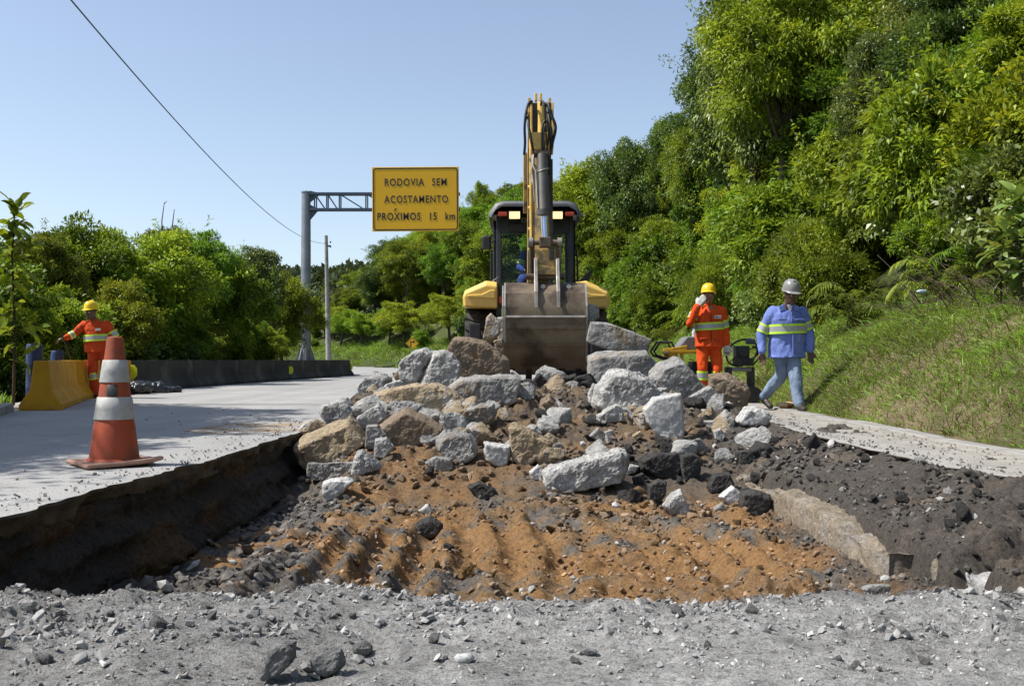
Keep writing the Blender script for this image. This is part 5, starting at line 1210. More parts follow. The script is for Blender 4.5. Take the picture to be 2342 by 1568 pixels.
# concrete utility pole and the wire that runs over the road
pd = 62.0; pb = W(752, 832, pd); ptop = W(745, 538, pd)
pole = empty('utility_pole', (pb.x, pd, .2), 0, 'thin pale concrete utility pole right of the sign post', 'pole')
pt_ = ptop-Vector(pole.location)
B().cyl((0, 0, -.3), pt_, .17, .10, 12).build('shaft', m_conc, pole, smooth=40)
B().box((pt_.x*.92+.1, 0, pt_.z*.92), (.34, .12, .10)).build('clamp', m_dsteel, pole)
for z in (.915, .95): B().lathe([(.001, -.05), (.05, -.05), (.035, 0), (.05, .04), (.001, .06)], 10, (pt_.x*z+.26, 0, pt_.z*z)).build('insulator', m_black, pole)
wire = B(); A = W(150, -12, 14.0); Bq = W(746, 556, pd-.1); pts = []
for k in range(41):
    t = k/40; s_q = t  # sagging span
    p = A.lerp(Bq, s_q); p.z -= .9*4*s_q*(1-s_q); pts.append(p)
A2 = A+(A-pts[1])*6; pts = [A2]+pts
wire.tube(pts, .011, 6); tag(wire.build('overhead_wire', m_black), 'thin black overhead wire slanting from the top left to the utility pole', 'wire')

# kerbs
def kerb(P, w, h, name, label, mt, L=1.0, side=-1):
    P = densify(np.array(P, float), L)
    e = empty(name, (P[0][0], P[0][1], 0), 0, label, 'kerb')
    for k, (a, b_) in enumerate(zip(P[:-1], P[1:])):
        d = (b_-a); l = np.hypot(*d); ang = math.atan2(d[1], d[0]); c = (a+b_)/2
        o = B().box((0, 0, 0), (l-.012, w, h)).build('kerb_stone', mt, e, bevel=.012); o.location = (c[0]-P[0][0], c[1]-P[0][1], h/2-.09+.004*math.sin(k*2.1)); o.rotation_euler = (0, .006*math.sin(k*1.3), ang+.01*math.sin(k*3.7))
    return e
kerb([(-5.5, 7.0), (-5.72, 10.5), (-6.1, 12.1), (-6.45, 13.1)], .16, .19, 'left_kerb', 'low worn concrete kerb at the left lane edge before the yellow barrier', m_conc)
kerb([(3.60, 5.2), (3.60, 12.0), (3.63, 19.0)], .22, .105, 'right_kerb', 'flat concrete gutter edge along the foot of the grass bank', m_conc)

# litter
me = remesh(B().sphere((0, 0, .05), 1, 14, 8, (.13, .08, .05)).mesh('litter'), .014); V = vget(me); V += nget(me)*(.03*fbm(V*14, 3, 5))[:, None]; vset(me, V)
m_lit = M('yellow_wrapper', (.65, .36, .06), (.6, .5, .35), 9, .5, c3=(.45, .08, .02), s3=9)
o = link('crumpled_wrapper', me, m_lit); p = W(1792, 928, 13.6); o.location = (3.62, 13.55, .012); tag(o, 'crumpled yellow and red wrapper behind the walking worker feet', 'litter')
me = remesh(B().sphere((0, 0, .03), 1, 12, 8, (.09, .05, .035)).mesh('litter'), .012)
o = link('plastic_scrap', me, M('pale_blue_plastic', (.45, .62, .7), (.35, .5, .6), 6, .4)); bx, by = bank_pt(S0+14.5, 2.25); o.location = (bx, by, gz(bx, by)+.22); tag(o, 'pale blue plastic scrap among the weeds above the bank', 'litter')

# ---- compaction machine behind the workers
m_ye = M('machine_yellow', (.60, .36, .015), (.5, .29, .015), 5, .45, c3=(.25, .17, .05), s3=7, w3=(.58, .75))
m_hood = M('grey_hood', (.20, .20, .205), (.15, .15, .155), 5, .5)
m_eng = M('black_engine', (.02, .02, .022), (.035, .034, .034), 12, .5, bump=.4, bscale=30)
MD = 16.3
def mp_(x, y, d=MD): p = W(x, y, d); return p
mc = empty('road_compactor', (W(1600, 0, MD).x, MD, 0), 0, 'yellow framed road compactor with a grey hood behind the orange worker', 'machine')
o0 = Vector(mc.location)
def L_(x, y, d=MD): return W(x, y, d)-o0
hood = B(); prof = [L_(1545, 800), L_(1550, 788), L_(1565, 770), L_(1625, 770), L_(1625, 800)]
hood.prism([(p.x, p.z) for p in prof], -.28, .28, 'y'); hood.build('hood', m_hood, mc, bevel=.02)
fr = B(); a = L_(1523, 797); b_ = L_(1640, 806)
fr.box(((a.x+b_.x)/2, -.32, b_.z+.01), (b_.x-a.x, .07, .05)); fr.box(((a.x+b_.x)/2, .32, b_.z+.01), (b_.x-a.x, .07, .05))
for sy in (-.32, .32):
    fr.prism([(a.x, a.z), (a.x+.28, a.z+.05), (a.x+.28, a.z-.04), (a.x+.1, a.z-.06), (a.x+.14, a.z-.40), (a.x+.06, a.z-.40)], sy-.03, sy+.03, 'y')
    fr.box((a.x+.2, sy, a.z-.25), (.05, .04, .38))
fr.box((a.x+.03, 0, b_.z+.012), (.05, .60, .045)); fr.build('frame', m_ye, mc, bevel=.008)
en = B(); en.box(((a.x+b_.x)/2+.15, 0, .45), (.34, .42, .36)); en.box(((a.x+b_.x)/2-.22, 0, .42), (.3, .4, .32)); en.box(((a.x+b_.x)/2, 0, .18), (.7, .46, .2))
for k in range(6): en.box(((a.x+b_.x)/2+.15, -.225, .33+.045*k), (.26, .03, .018))
en.cyl(((a.x+b_.x)/2-.22, -.21, .44), ((a.x+b_.x)/2-.22, -.25, .44), .09, n=16)
en.build('engine', m_eng, mc, bevel=.012)
for sx0 in (-.34, .42):
    B().cyl((sx0+.05, -.33, .19), (sx0+.05, .33, .19), .19, n=28).build('roller', m_steel, mc, smooth=40)
h1 = [L_(1548, 830), L_(1497, 812), L_(1492, 803), L_(1506, 782), L_(1532, 783), L_(1540, 800)]
for dy in (-.2, .2): B().tube([p+Vector((0, dy, 0)) for p in h1], .018, 8).build('handle', m_black, mc, smooth=60)
p = L_(1585, 770); B().lathe([(.001, 0), (.035, 0), (.035, .05), (.04, .07), (.02, .11), (.018, .13), (.001, .13)], 14, (p.x, -.1, p.z)).build('filler_cap', M('white_cap', (.7, .72, .78), (.1, .13, .4), 9, .4), mc, smooth=40)
# second machine with the black hoop
HD = 15.4; hm = empty('hoop_machine', (W(1700, 0, HD).x, HD, 0), 0, 'black motor machine with a round hoop guard between the two right workers', 'machine'); o0 = Vector(hm.location)
c = W(1697, 806, HD)-o0; r1, r2 = .235, .20
ring = [c+Vector((1.05*r1*math.cos(t), .06*math.cos(t), .82*r1*math.sin(t)-.05*math.cos(t)*-1)) for t in np.linspace(0, 2*math.pi, 33)]
B().tube(ring, .016, 8).build('hoop_guard', m_eng, hm, smooth=60)
en = B(); en.box((c.x+.0, .05, c.z-.02), (.2, .24, .24)); en.box((c.x+.02, .02, c.z-.14), (.26, .3, .12)); en.cyl((c.x, -.08, c.z+.02), (c.x, -.12, c.z+.02), .085, n=18)
for k in range(5): en.box((c.x-.03+.03*k, -.135, c.z-.13), (.014, .02, .09))
en.build('motor', m_eng, hm, bevel=.012)
B().box((c.x+.13, .02, c.z+.17), (.13, .12, .09)).build('fuel_tank', m_dsteel, hm, bevel=.025)
B().tube([c+Vector((.16, 0, .1)), c+Vector((.24, .02, .05)), c+Vector((.25, .03, -.1)), c+Vector((.16, .03, -.2))], .014, 8).build('hose', m_black, hm, smooth=60)
for a in (.5, 2.3, 3.9, 5.4): B().bar(c+Vector((.08*math.cos(a), 0, .07*math.sin(a))), c+Vector((1.05*r1*math.cos(a), .03, .82*r1*math.sin(a))), .016, .016).build('spoke', m_eng, hm)
B().box((c.x-.02, .05, c.z-.25), (.30, .30, .06)).build('base_plate', m_hood, hm, bevel=.02)
for sx0 in (-.2, .14): B().cyl((c.x+sx0, -.14, .13), (c.x+sx0, .24, .13), .13, n=20).build('wheel', m_eng, hm, smooth=40)
for sx0 in (-.2, .14): B().box((c.x+sx0, .05, (c.z-.3+.13)/2+.02), (.06, .28, c.z-.3)).build('leg', m_eng, hm)
# ================================================================ backhoe loader
m_jy = M('digger_yellow', (.80, .54, .13), (.70, .46, .11), 3, .42, c3=(.34, .24, .10), s3=5, w3=(.58, .76), spec=.5)
m_jyd = M('digger_yellow_worn', (.50, .335, .10), (.38, .26, .085), 5, .6, c3=(.13, .10, .07), s3=6, w3=(.48, .64), bump=.2, bscale=30)
m_dk = M('digger_black', (.018, .018, .02), (.03, .03, .032), 8, .45)
m_cab = M('cab_grey', (.045, .05, .06), (.03, .033, .04), 5, .5)
m_roof = M('cab_roof_grey', (.15, .155, .165), (.09, .095, .105), 4, .5)
m_iron = M('worn_bucket_steel', (.235, .185, .13), (.14, .105, .07), 3.5, .6, .35, c3=(.065, .045, .03), s3=2.2, w3=(.48, .64), bump=.3, bscale=35)
m_edge = M('ground_steel', (.36, .34, .31), (.22, .20, .17), 7, .5, .5, bump=.2, bscale=40)
m_chrome = M('chrome_rod', (.75, .78, .82), (.65, .68, .72), 5, .16, 1.0)
m_cyl = M('dusty_cylinder', (.135, .125, .115), (.085, .08, .075), 6, .5, .3, c3=(.22, .17, .10), s3=5, w3=(.6, .75))
m_tyre = M('dusty_tyre', (.055, .052, .048), (.03, .029, .027), 6, .9, c3=(.11, .10, .085), s3=4, bump=.4, bscale=40, spec=.2)
m_rim = M('rim_paint', (.5, .47, .4), (.35, .33, .28), 6, .6)
m_rub = M('black_hose', (.016, .016, .018), (.03, .03, .03), 8, .55)
m_glass, nt, bs, out = nodes('cab_glass')
gl = N(nt, 'ShaderNodeBsdfGlossy'); gl.inputs['Roughness'].default_value = .03; tp = N(nt, 'ShaderNodeBsdfTransparent'); tp.inputs[0].default_value = (.86, .90, .87, 1)
fz = N(nt, 'ShaderNodeFresnel'); fz.inputs[0].default_value = 1.18; mx = N(nt, 'ShaderNodeMixShader'); nt.links.new(fz.outputs[0], mx.inputs[0]); nt.links.new(tp.outputs[0], mx.inputs[1]); nt.links.new(gl.outputs[0], mx.inputs[2]); nt.links.new(mx.outputs[0], out.inputs['Surface'])
def emit(name, c, s):
    m, nt, bs, out = nodes(name); e_ = N(nt, 'ShaderNodeEmission'); e_.inputs[0].default_value = (*c, 1); e_.inputs[1].default_value = s; nt.links.new(e_.outputs[0], out.inputs['Surface']); return m
m_lamp = emit('lit_work_lamp', (1.0, .66, .27), 1.5)
m_red = M('red_lens', (.55, .06, .03), (.4, .05, .03), 5, .25)
BD = 15.5; BX = (1222-1171)/2342*BD
bh = empty('backhoe_loader', (BX, BD, 0), 0, 'yellow backhoe loader seen from behind, digging at the heap', 'excavator')
def bl(x, y, d): return W(x, y, d)-Vector((BX, BD, 0))
def yz(x, y, d): p = bl(x, y, d); return p
# chassis, wheels
B().box((0, 1.3, .75), (.95, 4.2, .45)).build('chassis', m_dk, bh, bevel=.03)
B().box((0, 3.1, 1.15), (.9, 1.7, .62)).build('bonnet', m_jy, bh, bevel=.06)
def wheel(x, y, r, w, nm):
    e = B(); s = 1 if x > 0 else -1
    prof = [(r*.55, -w*.42), (r*.62, -w*.5), (r*.88, -w*.5), (r*.965, -w*.40), (r*.985, 0), (r*.965, w*.40), (r*.88, w*.5), (r*.62, w*.5), (r*.55, w*.42)]
    e.lathe(prof, 48, (x, y, r), 'x'); t = e.build(nm, m_tyre, bh, smooth=40); lug = B()
    for k in range(22):
        for sd in (-1, 1):
            a = 2*math.pi*(k+.5*(sd > 0))/22; a2 = a+.17
            def pp(aa, xx, rr): return (x+xx, y+rr*math.cos(aa), r+rr*math.sin(aa))
            x1, x2 = sd*w*.50, sd*w*.02; hw = .040
            vs = []
            for (aa, xx, rr) in ((a, x1, r*.93), (a, x1, r*1.0), (a2, x2, r*.975), (a2, x2, r*1.02)):
                vs += [pp(aa-hw, xx, rr), pp(aa+hw, xx, rr)]
            lug.add(vs, [(0, 1, 3, 2), (4, 6, 7, 5), (2, 3, 7, 6), (0, 4, 5, 1), (0, 2, 6, 4), (1, 5, 7, 3)])
    lug.build('tread_lugs', m_tyre, t)
    B().lathe([(r*.58, -w*.36), (r*.56, -w*.1), (r*.2, -w*.02), (r*.12, w*.05), (.001, w*.05)], 32, (x, y, r), 'x').build('rim', m_rim, t, smooth=40)
wheel(-.80, .05, .74, .46, 'rear_wheel'); wheel(.84, .05, .74, .46, 'rear_wheel'); wheel(-.82, 2.6, .48, .34, 'front_wheel'); wheel(.82, 2.6, .48, .34, 'front_wheel')
# fenders
def fender(x0, x1, m, nm):
    s = 1 if x1 > x0 else -1      # x0 inner, x1 outer
    def P(px, py): q = bl(px, py, BD-.6); return q
    zt, zs, zb = 1.80, 1.66, 1.42
    rows = []
    for (y, f) in ((-.78, .82), (-.70, 1.0), (-.1, 1.04), (.65, 1.0), (.85, .85)):
        zt2 = 1.42+(zt-1.42)*f; xo = x0+(x1-x0)*(.96 if f < 1 else 1)
        rows.append([Vector((x0, y, 1.40)), Vector((xo, y, 1.42)), Vector((xo+.01*s, y, 1.56)), Vector((xo-.02*s, y, 1.42+(zs-1.42)*f)), Vector((x0+(x1-x0)*.32, y, zt2)), Vector((x0, y, zt2-.02))])
    B().loft(rows).build(nm, m, bh, bevel=.022, seg=3)
    for y in (-.80,):
        B().prism([(x0+.03*s, 1.535), (x1-.06*s, 1.555), (x1-.06*s, 1.59), (x0+(x1-x0)*.45, 1.60), (x0+.2*(x1-x0), 1.66), (x0+.03*s, 1.66)], y, y+.05, 'y').build('fender_rib', m, bh, bevel=.012)
fender(-.55, -1.04, m_jy, 'fender'); fender(.58, 1.07, m_jy, 'fender')
B().box((-.50, -.72, 1.52), (.05, .06, .10)).build('tail_lamp', m_red, bh, bevel=.008); B().box((.52, -.72, 1.52), (.05, .06, .10)).build('tail_lamp', m_red, bh, bevel=.008)
B().tube([(-.62, -.5, 1.80), (-.55, -.48, 1.86), (-.50, -.45, 1.70), (-.50, -.45, 1.45)], .02, 8).build('grab_rail', m_roof, bh, smooth=60)
# cab
cab = B().box((0, .35, 1.22), (1.12, 1.5, .12)).build('cab_floor', m_dk, bh, bevel=.02)
for sx_c in (-1, 1):
    B().bar((sx_c*.53, -.42, 1.2), (sx_c*.53, -.36, 2.78), .075, .09, (0, 1, 0)).build('cab_pillar', m_cab, bh, bevel=.012)
    B().bar((sx_c*.60, .15, 1.2), (sx_c*.60, .15, 2.78), .06, .07, (0, 1, 0)).build('cab_pillar', m_cab, bh, bevel=.012)
    B().bar((sx_c*.56, 1.12, 1.2), (sx_c*.54, .95, 2.78), .06, .07, (0, 1, 0)).build('cab_pillar', m_cab, bh, bevel=.012)
    B().box((sx_c*.605, .0, 2.02), (.008, .28, 1.5)).build('side_glass', m_glass, bh); B().box((sx_c*.60, .6, 2.02), (.008, .8, 1.5)).build('side_glass', m_glass, bh)
B().box((0, -.375, 2.55-.5), (.98, .008, 1.28)).build('rear_glass', m_glass, bh); B().box((0, 1.03, 2.0), (1.0, .008, 1.4)).build('front_glass', m_glass, bh)
B().box((0, -.40, 2.69), (1.02, .05, .34)).build('cab_header', m_dk, bh, bevel=.01)
B().box((-.26, -.44, 2.60), (.22, .04, .13)).build('header_plate', m_dk, bh, bevel=.006)
rf = B(); rows = []
for (y, f, dz) in ((-.74, .94, -.05), (-.70, 1.0, -.01), (-.2, 1.0, .015), (.9, 1.0, .01), (1.25, .94, -.04)):
    h = .68*f; rows.append([Vector((-h, y, 2.74+dz)), Vector((-h+.01, y, 2.80+dz)), Vector((-h+.10, y, 2.93+dz)), Vector((-h+.2, y, 2.965+dz)), Vector((h-.2, y, 2.965+dz)), Vector((h-.10, y, 2.93+dz)), Vector((h-.01, y, 2.80+dz)), Vector((h, y, 2.74+dz)), Vector((h-.07, y, 2.86+dz)), Vector((h-.16, y, 2.91+dz)), Vector((-h+.16, y, 2.91+dz)), Vector((-h+.07, y, 2.86+dz))])
rf.loft(rows); rf.build('cab_roof', m_roof, bh, smooth=35, bevel=.015)
B().box((0, -.52, 2.85), (1.10, .30, .10)).build('roof_underside', m_dk, bh)
for px, lit in ((1177, 1), (1274, 1)):
    p = bl(px, 489, BD-.72); B().box((p.x, -.78, p.z-.03), (.18, .08, .13)).build('work_lamp', m_dk, bh, bevel=.012); l = B().box((p.x, -.825, p.z-.03), (.15, .012, .10)).build('lamp_glass', m_lamp, bh, bevel=.01)
for px in (1150, 1303):
    p = bl(px, 487, BD-.72); B().box((p.x, -.77, p.z-.02), (.13, .05, .06)).build('indicator_lamp', m_red, bh, bevel=.01)
m_dl = M('dull_lettering', (.30, .29, .28), (.25, .24, .23), 6, .6)
for ch_, px_ in (('D', 1199), ('I', 1209)): lettering(ch_, .07, bl(px_, 0, BD-.6).x, -.43, bl(0, 502, BD-.6).z-.02, bh, m_dl, 'lettering', None, .004)
# mirror, stalks
p = bl(1113, 556, BD); B().box((p.x, -.05, p.z), (.14, .06, .22)).build('mirror', m_dk, bh, bevel=.03)
B().tube([(p.x+.04, 0, p.z), (-.60, .05, p.z+.06)], .014, 8).build('mirror_arm', m_dk, bh); B().tube([(p.x+.07, 0, p.z-.1), (p.x+.06, .05, 1.85), (-.62, .1, 1.7)], .014, 8).build('mirror_stalk', m_dk, bh)
B().tube([bl(1317, 560, BD), bl(1321, 600, BD), bl(1321, 652, BD)], .014, 8).build('mirror_stalk', m_dk, bh)
a, b_ = bl(1321, 648, BD), bl(1366, 605, BD); B().prism([(a.x, a.z-.1), (a.x+.16, a.z-.08), (b_.x+.02, b_.z), (b_.x-.02, b_.z+.02), (a.x+.04, a.z+.06)], 1.0, 1.08, 'y').build('loader_arm', m_dk, bh, bevel=.01)
B().box((.0, .35, 1.60), (.46, .45, .16)).build('seat', m_dk, bh, bevel=.04); B().box((.0, .66, 1.95), (.44, .12, .62)).build('seat_back', m_dk, bh, bevel=.04)
B().tube([bl(1207, 640, BD-.3), bl(1202, 620, BD-.3), bl(1212, 605, BD-.3)], .012, 8).build('control_lever', m_dk, bh, smooth=60)
# rear frame, king post and stabilisers
B().box((0, -.88, .72), (1.9, .14, .55))  .build('rear_frame', m_dk, bh, bevel=.03)
B().cyl((.16, -1.05, .4), (.16, -1.05, 1.25), .13, n=20).build('king_post', m_jyd, bh, smooth=40)
for s in (-1, 1):
    B().box((s*.86, -.95, .62), (.16, .2, 1.1)).build('stabiliser_leg', m_dk, bh, bevel=.015); B().box((s*.86, -.95, .06), (.4, .4, .05)).build('stabiliser_pad', m_iron, bh, bevel=.01)
# boom: from king post up, boxed
JX = bl(1238, 0, 13.6).x                # x of the arm plane in local space
def bw(x, y, d): return bl(x, y, d)
boom = B(); bo = [(-1.12, .95), (-1.35, 1.25), (-1.75, 3.55), (-1.95, 4.02), (-2.25, 4.06), (-2.28, 3.86), (-2.05, 3.55), (-1.72, 1.3), (-1.45, .88)]
xb0, xb1 = bl(1207, 0, 13.5).x, bl(1259, 0, 13.5).x
for x_ in (xb0, xb1-.035): boom.prism(bo, x_, x_+.035, 'x')
boom.build('boom', m_jyd, bh, bevel=.006)
B().prism([(-1.2, 1.0), (-1.4, 1.3), (-1.7, 3.0), (-1.76, 3.0), (-1.6, 1.3), (-1.4, .98)], xb0+.035, xb1-.035, 'x').build('boom_web', m_dk, bh)
B().prism([(-1.9, 3.42), (-1.66, 3.3), (-1.58, 2.7), (-1.75, 2.62)], xb0-.055, xb0-.004, 'x').build('side_box', m_jyd, bh, bevel=.01)
# boom cylinder seen between the plates at the top
B().cyl((JX-.01, -2.34, 3.46), (JX-.01, -2.28, 3.99), .050, n=16).build('boom_cylinder', m_jy, bh, smooth=40)
B().box((JX, -2.20, 3.74), (.27, .14, .50)).build('boom_gap_shade', m_dk, bh, bevel=.01)  # solid dark box standing in for the shade between the plates
for xx in (JX-.150, JX+.125): B().prism([(-2.37, 3.42), (-2.33, 3.98), (-2.05, 4.04), (-2.05, 3.35)], xx, xx+.024, 'x').build('boom_nose_plate', m_jy, bh, bevel=.005)
B().cyl((JX+.065, -2.34, 3.50), (JX+.065, -2.30, 3.92), .018, n=10).build('hydraulic_pipe', m_jyd, bh, smooth=40)
for xx in (bl(1226, 0, 13.3).x, bl(1237, 0, 13.3).x): B().box((xx, -2.17, 4.08), (.035, .09, .10)).build('nose_lug', m_jy, bh, bevel=.008)
B().cyl((xb0-.03, -2.12, 3.90), (xb1+.03, -2.12, 3.90), .05, n=16).build('nose_pin', m_iron, bh, smooth=40)
# dipper stick, down to the bucket
sx0, sx1 = bl(1213, 0, 13.2).x, bl(1257, 0, 13.2).x
st = B(); so = [(y_+.13, z_) for y_, z_ in [(-2.02, 3.92), (-2.20, 4.0), (-2.34, 3.55), (-2.60, 2.55), (-2.86, 1.72), (-2.84, 1.58), (-2.70, 1.58), (-2.42, 2.5), (-2.12, 3.3)]]
st.prism(so, sx0+.03, sx1-.02, 'x'); st.build('dipper_stick', m_jyd, bh, bevel=.012)
B().prism([(y-.02, z+.01) for y, z in so[2:6]]+[(-2.67, 1.72), (-2.39, 2.55), (-2.15, 3.5)], sx0-.012, sx0+.014, 'x').build('side_plate', m_jy, bh, bevel=.004)
B().box(((sx0+sx1)/2+.0, -2.36, 3.46), (.24, .16, .22)).build('cylinder_mount', m_jy, bh, bevel=.015)
for k, z in enumerate((2.05, 2.32, 2.6, 2.88)): B().cyl((sx0-.035, -2.55+(z-2.05)*.25, z), (sx0+.02, -2.55+(z-2.05)*.25, z), .022, n=10).build('bolt', m_jy, bh, smooth=40)
c0, c1 = bw(1240, 354, 13.02), bw(1243, 484, 12.80); r0, r1_ = bw(1244, 484, 12.80), bw(1247, 545, 12.72)
B().cyl(c0, c1, .072, n=24).build('bucket_cylinder', m_cyl, bh, smooth=40)
B().cyl(c1+Vector((0, 0, .03)), c1-Vector((0, 0, .04)), .085, n=24).build('cylinder_gland', m_cyl, bh, smooth=40)
B().cyl(r0, r1_, .042, n=20).build('cylinder_rod', m_chrome, bh, smooth=40)
B().cyl(c0+Vector((-.1, 0, .02)), c0+Vector((.1, 0, .02)), .05, n=14).build('cylinder_pin', m_iron, bh, smooth=40)
mid = c0.lerp(c1, .28); B().tube([mid+Vector((.08*math.cos(t), -.08*math.sin(t), .03*math.cos(t))) for t in np.linspace(0, 6.28, 17)], .008, 6).build('pipe_clip', m_edge, bh, smooth=60)
B().tube([c0+Vector((-.11, -.03, .0)), c0.lerp(c1, .2)+Vector((-.12, -.05, 0)), c0.lerp(c1, .3)+Vector((-.085, -.05, 0)), c0.lerp(c1, .95)+Vector((-.07, -.05, 0))], .012, 8).build('steel_pipe', m_edge, bh, smooth=60)
p = bw(1247, 554, 12.72); B().box(p, (.15, .14, .13)).build('rod_end', m_iron, bh, bevel=.015)
B().cyl(p+Vector((-.19, 0, .0)), p+Vector((.19, 0, 0)), .035, n=14).build('link_pin', m_iron, bh, smooth=40)
p1 = bw(1247, 632, 12.72)
for s in (-1, 1):
    B().bar(p+Vector((s*.175, 0, .02)), p1+Vector((s*.16, .02, .02)), .035, .09).build('link_arm', m_iron, bh, bevel=.012)
    B().cyl(p+Vector((s*.155, 0, 0)), p+Vector((s*.205, 0, 0)), .06, n=16).build('link_boss', m_edge, bh, smooth=40)
B().cyl(p1+Vector((-.24, 0, 0)), p1+Vector((.24, 0, 0)), .042, n=16).build('bucket_pin', m_iron, bh, smooth=40)
B().box(bw(1247, 595, 12.70), (.25, .05, .26)).build('stick_end_plate', m_jyd, bh, bevel=.01)
B().prism([(-.13, -.07), (.13, -.07), (.13, .0), (.05, .02), (-.13, .07)], -.03, .02, 'y').build('stick_end_gusset', m_jyd, bh, bevel=.006).location = bw(1249, 615, 12.66)
B().box(bw(1262, 582, 12.66), (.06, .05, .12)).build('grease_block', m_dk, bh, bevel=.008)
# hoses
def hose(pts, r=.014, mt=m_rub): B().tube(smooth3([bw(*q) for q in pts]), r, 8).build('hose', mt, bh, smooth=60)
def smooth3(P):
    out = []
    Q = [P[0]]+P+[P[-1]]
    for i in range(1, len(Q)-2):
        for k in range(6):
            t = k/6; a, b, c, d = Q[i-1], Q[i], Q[i+1], Q[i+2]
            out.append(.5*((2*b)+(c-a)*t+(2*a-5*b+4*c-d)*t*t+(3*b-a-3*c+d)*t**3))
    return out+[P[-1]]
hose([(1212, 240, 13.2), (1216, 230, 13.15), (1208, 236, 13.1), (1203, 256, 13.05), (1200, 290, 13.05), (1201, 325, 13.1), (1199, 352, 13.2)], .018)
hose([(1207, 262, 13.1), (1209, 285, 13.0), (1215, 320, 12.98), (1220, 345, 13.0)], .018)
hose([(1247, 237, 13.2), (1254, 236, 13.1), (1262, 262, 13.05), (1271, 290, 13.05), (1264, 325, 13.1), (1258, 350, 13.15), (1257, 400, 13.2)], .019)
hose([(1252, 245, 13.15), (1257, 275, 13.05), (1262, 300, 13.05), (1260, 330, 13.1)], .015)
hose([(1240, 352, 13.0), (1240, 300, 12.95), (1245, 276, 12.95), (1253, 280, 12.97), (1255, 310, 13.0), (1250, 350, 13.05)], .014)
hose([(1245, 352, 13.02), (1244, 305, 12.98), (1248, 285, 12.98), (1250, 330, 13.0)], .012)
hose([(1237, 240, 13.1), (1240, 228, 13.05), (1245, 240, 13.0), (1247, 275, 13.0)], .013)
hose([(1221, 360, 12.98), (1217, 385, 12.95), (1220, 410, 12.95), (1223, 460, 12.92)], .010, m_edge)
B().prism([(-1.7, 2.0), (-1.95, 3.3), (-2.05, 3.3), (-2.1, 2.0)], xb1-.01, xb1+.03, 'x').build('boom_side_shade', m_dk, bh)  # dark plate added to paint the boom's right side as in shadow
# bucket: curved shell between two side plates, opening towards the tractor
bkt_o = bw(1248, 650, 12.62); bwid = 1.00; bxl, bxr = bw(1153, 0, 12.5).x, bw(1343, 0, 12.5).x
# outline in (y, z) relative to the pin: back of the bucket faces the camera
sh = [(.30, .02), (.08, .03), (-.10, -.02), (-.24, -.12), (-.31, -.28), (-.315, -.42), (-.30, -.52), (-.26, -.72), (-.19, -.90), (-.08, -1.06)]
Y0, Z0 = bkt_o.y+.05, bkt_o.z
shell = B(); th = .022
for (i, (a, c)) in enumerate(zip(sh[:-1], sh[1:])):
    pass
def inner(i):
    a = Vector(sh[max(0, i-1)]); c = Vector(sh[min(len(sh)-1, i+1)]); d = (c-a).normalized(); n = Vector((-d.y, d.x)); n = -n if n.x < 0 else n; return Vector(sh[i])+n*th
prof_in = [tuple(inner(i)) for i in range(len(sh))]
shell.prism([(Y0+y, Z0+z) for y, z in sh]+[(Y0+y, Z0+z) for y, z in prof_in[::-1]], bxl+.02, bxr-.02, 'x')
bk = shell.build('bucket', m_iron, bh, smooth=25)
side = [(Y0+y-.012, Z0+z) for y, z in sh]+[(Y0+.06, Z0-1.0), (Y0+.30, Z0-.72), (Y0+.42, Z0-.3), (Y0+.36, Z0+.03)]
for x_ in (bxl, bxr-.025): B().prism(side, x_, x_+.025, 'x').build('side_plate', m_edge, bk, bevel=.004)
# side cutter strips that show on the left flank
B().prism([(Y0+y*.9-.02, Z0+z) for y, z in sh[2:]]+[(Y0+y*.9+.05, Z0+z) for y, z in sh[2:][::-1]], bxl-.022, bxl-.004, 'x').build('side_cutter', m_edge, bk, bevel=.004)
# wear strips across the back
for z0, z1 in ((-.50, -.56), (-.74, -.77)):
    def yb(z): zs = [q[1] for q in sh[::-1]]; ys_ = [q[0] for q in sh[::-1]]; return float(np.interp(z, zs, ys_))
    B().prism([(Y0+yb(z0)-.018, Z0+z0), (Y0+yb(z1)-.018, Z0+z1), (Y0+yb(z1)+.01, Z0+z1), (Y0+yb(z0)+.01, Z0+z0)], bxl+.03, bxr-.03, 'x').build('wear_strip', m_iron, bk, bevel=.004)
B().prism([(Y0-.335, Z0-.395), (Y0-.345, Z0-.42), (Y0-.31, Z0-.44), (Y0-.30, Z0-.40)], bxl+.03, bxr-.03, 'x').build('wear_strip', m_edge, bk, bevel=.004)
# hitch ears
for px in (1226.5, 1277):
    x_ = bw(px, 0, 12.45).x
    B().prism([(Y0-.06, Z0+.30), (Y0-.01, Z0+.335), (Y0+.06, Z0+.30), (Y0+.10, Z0+.02), (Y0-.10, Z0-.03), (Y0-.30, Z0-.20), (Y0-.34, Z0-.30), (Y0-.30, Z0-.10), (Y0-.16, Z0+.10)], x_-.022, x_+.022, 'x').build('hitch_ear', m_edge, bk, bevel=.006)
for px in (1231, 1291):
    x_ = bw(px, 0, 12.4).x+.06; B().lathe([(.001, -.012), (.028, -.012), (.028, .012), (.001, .012)], 14, (0, 0, 0), 'y').build('plug', M('pale_plug', (.5, .48, .44), (.4, .38, .35), 6, .7), bk).location = (x_, Y0-.155, Z0-.035)
for k in range(5):
    x_ = bxl+.1+(bxr-bxl-.2)*k/4
    B().prism([(Y0-.10, Z0-1.03), (Y0-.06, Z0-1.10), (Y0+.02, Z0-1.22), (Y0+.035, Z0-1.21), (Y0-.01, Z0-1.05)], x_-.04, x_+.04, 'x').build('tooth', m_dk, bk, bevel=.006)
